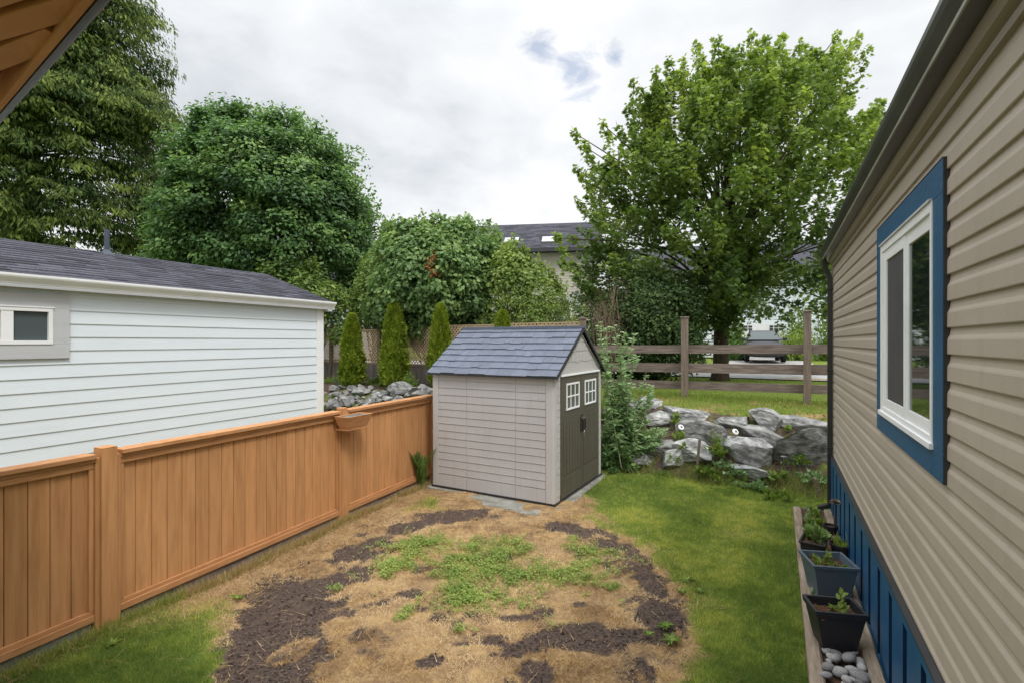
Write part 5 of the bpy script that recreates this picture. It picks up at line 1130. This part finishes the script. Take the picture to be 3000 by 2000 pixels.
# grass on the bank, terrace and road verge
x, y = rs.uniform(-3, 10, 260000), rs.uniform(8.6, 20, 260000); s = S_(x, y); infr = (x/y < .66) & (x/y > .12); terr = (s < 1.35) & (s > -7.2) & infr; k = terr & (rs.rand(len(x)) < np.where(s > -.5, 1, .35)); x, y, s = x[k], y[k], s[k]; n = len(x); nb = np.exp(-((s-.0)/.35)**2)
pat = vnoise(x*1.6, y*1.6, 74, 4); isdry = rs.rand(n) < np.where(s > -.3, np.clip((pat-.46)*3, 0, .5), .03)
hh = (.05+.10*nb)*rs.uniform(.5, 1.3, n)
blades('bank_grass', 'rough green grass on the terrace and verge', x[~isdry], y[~isdry], hh[~isdry], np.full((~isdry).sum(), .010), L_grass, np.clip(rs.normal(.35, .18, (~isdry).sum()), 0, 1), rs.uniform(.1, 1.0, (~isdry).sum()), 104)
blades('bank_dry_grass', 'dry grass patches on the terrace above the boulders', x[isdry], y[isdry], hh[isdry]*.7, np.full(isdry.sum(), .010), L_straw, np.clip(rs.normal(.4, .2, isdry.sum()), 0, 1), rs.uniform(.5, 2, isdry.sum()), 105)
# rank growth at the foot of the boulders
x, y = rs.uniform(.8, 6.5, 60000), rs.uniform(7.2, 10.6, 60000); s = S_(x, y); w_ = np.exp(-((s-2.75)/.22)**2)*(vnoise(x*2.3, y*2.3, 76, 3) > .38); k = (rs.rand(len(x)) < w_*.8) & (x/y < .64); x, y = x[k], y[k]; n = len(x)
blades('foot_grass', 'tall tangled grass along the foot of the boulders', x, y, rs.uniform(.08, .30, n), np.full(n, .006), L_grass, np.clip(rs.normal(.35, .22, n), 0, 1), rs.uniform(.1, 1.3, n), 106)
k = rs.rand(n) < .25; blades('foot_straw', 'dry stalks along the foot of the boulders', x[k], y[k], rs.uniform(.08, .26, k.sum()), np.full(k.sum(), .005), L_straw, np.clip(rs.normal(.45, .2, k.sum()), 0, 1), rs.uniform(.1, 1.3, k.sum()), 107)
bpts = [(2105, 1330, .22, .30, L_weed), (2100, 1290, .18, .28, L_weed), (2130, 1380, .25, .22, L_bud), (2060, 1385, .2, .15, L_weed), (2150, 1400, .3, .2, L_weed), (1985, 1290, .14, .22, L_light), (2000, 1320, .14, .16, L_light), (1960, 1345, .2, .22, L_weed), (2330, 1350, .22, .22, L_weed), (2270, 1395, .15, .14, L_light), (2318, 1290, .12, .12, L_weed), (2300, 1255, .08, .12, L_light), (2200, 1420, .25, .12, L_bud), (1930, 1385, .2, .14, L_weed), (2365, 1400, .25, .2, L_bud), (2245, 1445, .3, .12, L_weed), (2130, 1440, .25, .12, L_weed), (2080, 1250, .08, .1, L_light), (1965, 1240, .12, .2, L_light), (1850, 1240, .3, .25, L_bud), (1880, 1290, .25, .2, L_weed), (1820, 1370, .2, .2, L_lilac)]
for i, (u, v, r, h, m_) in enumerate(bpts):
    p = ground_at(u, v); bush('bank_weed', 'leafy weed growing between the boulders of the wall', p.x, p.y-.18, p.z, r*1.25, h*.95, int(160+1700*r*h), .05 if i % 3 else .08, ('oval', 'lance', 'heart')[i % 3], m_, 900+i, 'weeds between the boulders', ws=1.2, tc_=(.5, .2))
# fallen leaves
x, y = rs.uniform(-6, 6, 20000), rs.uniform(8.6, 17, 20000); s = S_(x, y); k = (s > .9) & (s < 2.8) & (rs.rand(len(x)) < .4); k |= (np.abs(s-.25) < .25) & (rs.rand(len(x)) < .3); x, y = x[k], y[k]; n = len(x)
V, F = leafmesh(np.stack([x, y, H(x, y)+.015], 1), unit(rs.normal(size=(n, 3))*[1, 1, .2]), unit(rs.normal(size=(n, 3))*.4+np.array([0, 0, 1])), .05*rs.uniform(.5, 1.3, n), 'oval'); tag(mk('leaf_litter', V, F, L_litter, None, rs.rand(n)), 'brown fallen leaves among the boulders', 'leaves', None, 'stuff')
# ================================================================ own porch eave, upper left corner
zc = 1.0
O1, O2 = ray(334, 0, z=CAMZ+zc), ray(0, 370, z=CAMZ+zc); eu = (O2-O1).normalized(); en = Vector((eu.y, -eu.x, 0)).normalized()
if en.y < 0: en = -en                              # outward, away from the camera
pe = thing('porch_roof', 'orange painted porch eave with a black gutter in the upper left corner', 'roof', (O1.x, O1.y, CAMZ), math.atan2(eu.y, eu.x))
# local x along the eave to the left, local y: towards the house (inward) or outward
inw = 1 if (Matrix.Rotation(-math.atan2(eu.y, eu.x), 3, 'Z') @ en).y < 0 else -1
def ib(a, b): return (min(inw*a, inw*b), max(inw*a, inw*b))
XA, XB = -1.25, 3.2
g = MB(); a, b = ib(.0, .028); g.box(XA, XB, a, b, zc, zc+.115, .5); g.build('gutter', m_black, pe, bevel=.01)
m_soff = MAT('porch_paint', (.58, .25, .11), (.48, .20, .08), .75, 3, (1, 1, 1), .3, 60, .06, .25)
g = MB(); a, b = ib(.029, .05); g.box(XA, XB, a, b, zc+.003, zc+.13, .5); g.build('fascia', m_soff, pe, bevel=.004)
g = MB(); a, b = ib(.051, 2.6); g.box(XA, XB, a, b, zc+.135, zc+.155, .3); g.build('roof_deck', m_soff, pe)
g = MB(); a, b = ib(-.02, 2.6); g.box(XA, XB, a, b, zc+.156, zc+.18, .3); g.build('roof', m_shingle, pe)
inv = (Matrix.Translation(pe.location) @ Matrix.Rotation(pe.rotation_euler.z, 4, 'Z')).inverted()
def rafter(u, v, dirv, w_, hgt, L):
    p = ray(u, v, z=CAMZ+zc+.02); d = Vector((dirv[0], dirv[1], 0)).normalized(); a = inv @ p; b_ = inv @ (p+d*L); zm = zc+.02+hgt/2
    r = MB(); r.beam((a.x, a.y, zm), (b_.x, b_.y, zm), w_, hgt, .5); r.build('rafter', m_soff, pe, bevel=.004)
rafter(175, 108, (-2.4, 1), .085, .105, 3.2)
rafter(262, 8, (-3.0, 1), .085, .108, 3.2)
rafter(420, -160, (-3.0, 1), .085, .108, 3.0)

# ================================================================ beige house behind the shrubs
by_ = 31.0
def bh(u, v, y=by_): return ray(u, v, y=y)
e0, e1 = bh(1500, 757), bh(1752, 733)
bu = Vector((8.6, -1.25, 0)).normalized(); brz = math.atan2(bu.y, bu.x)
org = Vector((5.15, 31.0, 0))                       # right corner of the wall at the eave
bhs = thing('beige_house', 'beige two-storey house with a grey shingle roof and skylights behind the shrubs', 'house', (org.x, org.y, 1.3), brz)
# local x towards the right; wall runs to the left from x=0
EZ = CAMZ+(1000-737)/1500*31-1.3; BW = 9
b = MB(); b.box(-BW, 0, 0, 9, 0, EZ, .5); b.build('wall', m_beige, bhs)
s = MB(); k = 0; z = .3
while z < EZ-.1: s.sheet([(-.002, z), (-.02, z+.004), (-.004, z+.16)], -BW, -.16, t=.5); z += .16
s.build('siding', m_beige, bhs)
s = MB(); s.box(-.16, .02, -.035, .1, 0, EZ, .5); s.build('corner_board', m_wtrim, bhs)
s = MB(); s.box(-BW, .0, -.05, -.003, EZ-3.05, EZ-2.8, .5); s.build('belt_board', m_gtrim, bhs)
s = MB(); s.box(-BW, .35, -.62, -.42, EZ-.02, EZ+.20, .5); s.build('gutter', m_darktrim, bhs)
random.seed(4); r = MB(); RZ2 = EZ+2.75; roof_rows(r, lambda f_: -BW, lambda f_: .35, (-.5, EZ+.14), (4.2, RZ2), 26, (.3, .9), .02)
r.add([(-BW, 4.2, RZ2), (.35, 4.2, RZ2), (.35, 9.4, EZ+.14), (-BW, 9.4, EZ+.14)], [(0, 1, 2, 3)], .4); r.add([(.3, -.5, EZ+.1), (.3, 4.2, RZ2-.03), (.3, 9.4, EZ+.1)], [(0, 2, 1)], .2)
r.build('roof', m_shingle, bhs)
s = MB(); s.beam((.36, -.55, EZ+.08), (.36, 4.2, RZ2-.04), .05, .22, .5); s.build('rake_board', m_gtrim, bhs)
sl2 = (RZ2-EZ-.14)/4.7
for xs_ in (-5.35, -2.95):
    y0_, y1_ = .35, 1.15; zA, zB = EZ+.14+sl2*(y0_+.5), EZ+.14+sl2*(y1_+.5)
    f = MB(); f.add([(xs_-.5, y0_, zA+.03), (xs_+.5, y0_, zA+.03), (xs_+.5, y1_, zB+.03), (xs_-.5, y1_, zB+.03), (xs_-.47, y0_+.03, zA+.15), (xs_+.47, y0_+.03, zA+.15), (xs_+.47, y1_-.03, zB+.15), (xs_-.47, y1_-.03, zB+.15)], [(0, 1, 5, 4), (1, 2, 6, 5), (2, 3, 7, 6), (3, 0, 4, 7)], .5)
    fo = f.build('skylight', m_darktrim, bhs); f = MB(); f.add([(xs_-.45, y0_+.05, zA+.16), (xs_+.45, y0_+.05, zA+.16), (xs_+.45, y1_-.05, zB+.16), (xs_-.45, y1_-.05, zB+.16)], [(0, 1, 2, 3)], .5); f.build('pane', m_lens, fo)
f = MB(); f.box(-2.6, -1.5, -.06, -.01, EZ-4.6, EZ-3.4, .5); fo = f.build('window', m_wtrim, bhs); f = MB(); f.box(-2.5, -1.6, -.07, -.061, EZ-4.5, EZ-3.5, .5); f.build('pane', m_wglass, fo)
s = MB(); s.beam((.0, -.12, EZ-.1), (.0, -.12, 0), .09, .07, .5); s.build('downspout', m_wtrim, bhs)
# a second grey gable just showing left of the lilac
ngb = thing('neighbour_house', 'grey roofed house glimpsed between the round tree and the lilac-like bush', 'house', (-12.6, 33, 1.3), .1)
g = MB(); g.box(-5, 5, 0, 7, 0, 4.2, .5); g.build('wall', m_gtrim, ngb); g = MB(); g.prism([(-.5, 4.1), (7.5, 4.1), (3.5, 6.2)], -5.3, 5.3, t=.4); g.build('roof', m_shingle, ngb)

# ================================================================ white house with garage across the road
gh = thing('garage_house', 'white house with garage, stairs and white railings across the road', 'house', (17.1, 35.2, 1.3), -.30)
w_ = MB(); w_.box(-9, 9, 0, 8, 0, 6.2, .5); w_.build('wall', m_wside, gh)
s = MB(); z = .1
while z < 6.1: s.sheet([(-.002, z), (-.022, z+.004), (-.004, z+.18)], -9, 9, t=.5); z += .18
s.build('siding', m_wside, gh)
r = MB(); r.prism([(-.8, 6.1), (8.8, 6.1), (4, 8.6)], -9.6, 9.6, t=.4); r.build('roof', m_shingle, gh)
g = MB(); g.box(-1.55, 1.55, -.09, -.024, 0, 2.35, .5)
for k in range(1, 4): g.box(-1.55, 1.55, -.094, -.0905, .58*k-.01, .58*k+.01, .1)
gd = g.build('garage_door', m_wtrim, gh)
for xc in (-.95, .95):
    g = MB()
    for i in range(3):
        for j in range(2): g.box(xc-.42+i*.29, xc-.42+i*.29+.24, -.099, -.0945, 1.86+j*.19, 1.86+j*.19+.15, .5)
    g.build('door_window', m_glass, gd)
for (x0, x1) in ((-5.2, -2.55), (3.5, 7.2)):
    st = MB()
    for k in range(9): st.box(x0+.1, x1-.1, -2.6+k*.27, -2.6+k*.27+.32, .17*k+.11, .17*k+.17, .5)
    s_ = st.build('stair', m_wtrim, gh)
    rl = MB()
    for xx in (x0, x1): rl.beam((xx, -2.7, 1.0), (xx, -.2, 2.6), .06, .09, .5); rl.beam((xx, -2.7, .25), (xx, -.2, 1.75), .05, .06, .5)
    for xx in (x0, x1):
        for k in range(10): yk = -2.7+k*.27; rl.box(xx-.015, xx+.015, yk-.015, yk+.015, .25+k*.165, 1.0+k*.173, .5)
    rl.build('stair_railing', m_wtrim, s_)
    up_ = MB()
    for k in range(5): up_.box(x0, x1, -.12, -.06, 2.0+k*.22, 2.1+k*.22, .5)
    up_.build('porch_railing', m_wtrim, gh); dk = MB(); dk.box(x0, x1, -.055, -.03, 1.9, 3.2, .5); dk.build('porch_recess_shade', m_darktrim, gh)  # flat dark panel stands in for the shaded recess behind the bars
ghM = Matrix.Translation(Vector((17.1, 35.2, 0))) @ Matrix.Rotation(-.30, 4, 'Z')
pts = [ghM @ Vector((-1.9, -.1, 0)), ghM @ Vector((2.4, -.1, 0)), Vector((14.6, 24.6, 0)), Vector((10.2, 24.2, 0))]
V = []; n = 16
for i in range(n+1):
    for j in range(5):
        a = pts[0].lerp(pts[3], i/n); b = pts[1].lerp(pts[2], i/n); p = a.lerp(b, j/4); V.append((p.x, p.y, hz(p.x, p.y)+.03))
tag(mk('driveway', V, [[i*5+j, i*5+j+1, (i+1)*5+j+1, (i+1)*5+j] for i in range(n) for j in range(4)], m_ltdrive), kind='structure')
V = []; n = 10; a0, a1 = Vector((9.7, 30.5, 0)), Vector((8.3, 22.9, 0))
for i in range(n+1):
    p = a0.lerp(a1, i/n)
    for j in (-.5, .5): V.append((p.x+j, p.y, hz(p.x+j, p.y)+.035))
tag(mk('path', V, [[2*i, 2*i+1, 2*i+3, 2*i+2] for i in range(n)], m_ltdrive), kind='structure')
for k, (t0, t1, off) in enumerate(((1.2, 3.0, -7.7), (1.6, 3.2, -8.0), (5.1, 7.2, -8.0))):
    o = strip_sheet('road_marking', off-.07, off+.05, t0, t1, .037, m_yellow, 6, 1); tag(o, kind='structure')

# ---- parked car
car = thing('parked_car', 'dark grey car parked on the driveway in front of the white garage', 'car', (14.05, 28.7, 0), R(-22)); car.location.z = hz(14.05, 28.7)+.035; car.scale = (1.04, 1, 1.14)
def loft(secs, name, mat, parent, close=True, smooth=False):
    n = len(secs[0]); V = [p for s_ in secs for p in s_]; F = []
    for i in range(len(secs)-1):
        for k in range(n): F.append([i*n+k, i*n+(k+1) % n, (i+1)*n+(k+1) % n, (i+1)*n+k])
    F += [list(range(n))[::-1], [(len(secs)-1)*n+k for k in range(n)]]
    return mk(name, V, F, mat, parent, None, smooth)
def sec(y, hw, zb, zt, rnd=.12): return [(-hw+rnd, y, zb), (hw-rnd, y, zb), (hw, y, zb+rnd), (hw, y, zt-rnd), (hw-rnd*1.2, y, zt), (-hw+rnd*1.2, y, zt), (-hw, y, zt-rnd), (-hw, y, zb+rnd)]
# front is at -y
body = loft([sec(-2.32, .72, .30, .66), sec(-2.20, .86, .24, .80), sec(-1.6, .92, .22, .92), sec(-1.0, .93, .22, 1.0), sec(.2, .93, .22, 1.02), sec(1.7, .92, .22, 1.02), sec(2.25, .84, .3, .95)], 'body', m_carp, car)
body.modifiers.new('s', 'SUBSURF').levels = 2; body.modifiers['s'].render_levels = 2
cab = loft([[(-.80, -1.05, .98), (.80, -1.05, .98), (.8, -1.05, 1.0), (-.8, -1.05, 1.0)], [(-.80, -.35, .98), (.80, -.35, .98), (.62, -.35, 1.44), (-.62, -.35, 1.44)], [(-.80, .9, .98), (.80, .9, .98), (.62, .9, 1.50), (-.62, .9, 1.50)], [(-.78, 1.9, .98), (.78, 1.9, .98), (.6, 1.75, 1.35), (-.6, 1.75, 1.35)]], 'cabin', m_carp, car)
bv = cab.modifiers.new('b', 'BEVEL'); bv.width = .09; bv.segments = 4
m = MB(); m.add([(-.74, -1.03, 1.03), (.74, -1.03, 1.03), (.58, -.40, 1.42), (-.58, -.40, 1.42)], [(0, 1, 2, 3)]); o = m.build('windscreen', GLASS('windscreen_glass', (.05, .07, .07), .12, .4), car); o.location = (0, -.02, .012)
for sg in (-1, 1):
    m = MB(); m.add([(sg*.80, -.75, 1.03), (sg*.80, 1.3, 1.03), (sg*.64, 1.1, 1.41), (sg*.66, -.30, 1.39)], [(0, 1, 2, 3)]); o = m.build('side_window', m_glass, car); o.location = (sg*.012, 0, 0)
    m = MB(); m.box(sg*.98-.11, sg*.98+.11, -.85, -.75, 1.0, 1.14, .5); m.build('wing_mirror', m_carp, car, bevel=.03)
    m = MB(); m.box(sg*.66-.13, sg*.66+.13, -2.27, -2.10, .62, .75, .5); m.build('headlight', m_lens, car, bevel=.03)
    for yy in (-1.45, 1.4):
        m = MB(); W_ = bpy.data.objects.new('wheel', None); COL.objects.link(W_); W_.parent = car; W_.location = (sg*.84, yy, .33); W_.rotation_euler = (0, R(90)*sg, 0)
        m.lathe([(.19, .1), (.31, .11), (.33, .06), (.33, -.06), (.31, -.11), (.19, -.1)], n=26, t=.5); m.build('tyre', m_tyre, W_); m = MB(); m.lathe([(0, .05), (.06, .07), (.17, .085), (.195, .10), (.195, .02), (0, .02)], n=20, t=.5); m.build('rim', m_metal, W_)
m = MB(); m.box(-.45, .45, -2.335, -2.2, .52, .68, .5); m.build('grille', m_black, car, bevel=.02); m = MB(); m.box(-.6, .6, -2.30, -2.2, .30, .42, .5); m.build('air_intake', m_black, car, bevel=.02)
m = MB(); m.box(-.16, .16, -2.35, -2.336, .46, .55, .5); m.build('number_plate', m_wtrim, car)
# hedges round the driveway
def gbush(label, u, v, w_, h_, y, mat, seed, n=4200, sz=.15):
    p = ray(u, v, y=y); z = hz(p.x, y); r = w_*y/1500*.62; h = h_*y/1500*1.15; bush('garden_shrub', label, p.x, y, z, r, h, n, sz, 'oval', mat, seed, 'shrubs by the driveway', 'shrub', tc_=(.5, .2))
gbush('light green shrub right of the parked car', 2330, 1050, 85, 85, 30, L_light, 950); gbush('tall green shrub between garage door and right stairs', 2335, 1050, 70, 140, 33.5, L_weed, 951)
gbush('green shrub left of the garage door behind the maple trunk', 2150, 1050, 60, 120, 33.5, L_weed, 952); gbush('low green hedge left of the parked car', 2145, 1055, 70, 60, 30.5, L_ash, 953); gbush('green shrub right of the right-hand stairs', 2435, 1050, 90, 110, 30, L_weed, 954)
# distant tree line closing the horizon
rs = np.random.RandomState(55)
for i, (x, y, h, r) in enumerate(((-40, 60, 15, 9), (-22, 66, 13, 9), (-4, 70, 8, 8), (44, 66, 14, 9), (60, 60, 13, 9), (-60, 50, 16, 9), (76, 52, 13, 9))):
    n = 90; d = unit(rs.normal(size=(n, 3))); C = np.stack([x+d[:, 0]*r*.8, y+d[:, 1]*r*.6, 1.3+h*.52+d[:, 2]*h*.46], 1); V, F, tn = clump_foliage(C, d, rs, 60, 1.9, .7, 'diamond', .6, 0, .8, (.4, .2))
    t_ = thing('distant_tree', 'green tree closing the horizon far behind the houses', 'tree', (0, 0, 0), 0, 'distant trees'); mk('crown', V, F, L_dark, t_, tn); m = MB(); m.tube([(x, y, 1), (x, y, h*.7)], [.4, .15], 8); m.build('trunk', m_bark, t_)
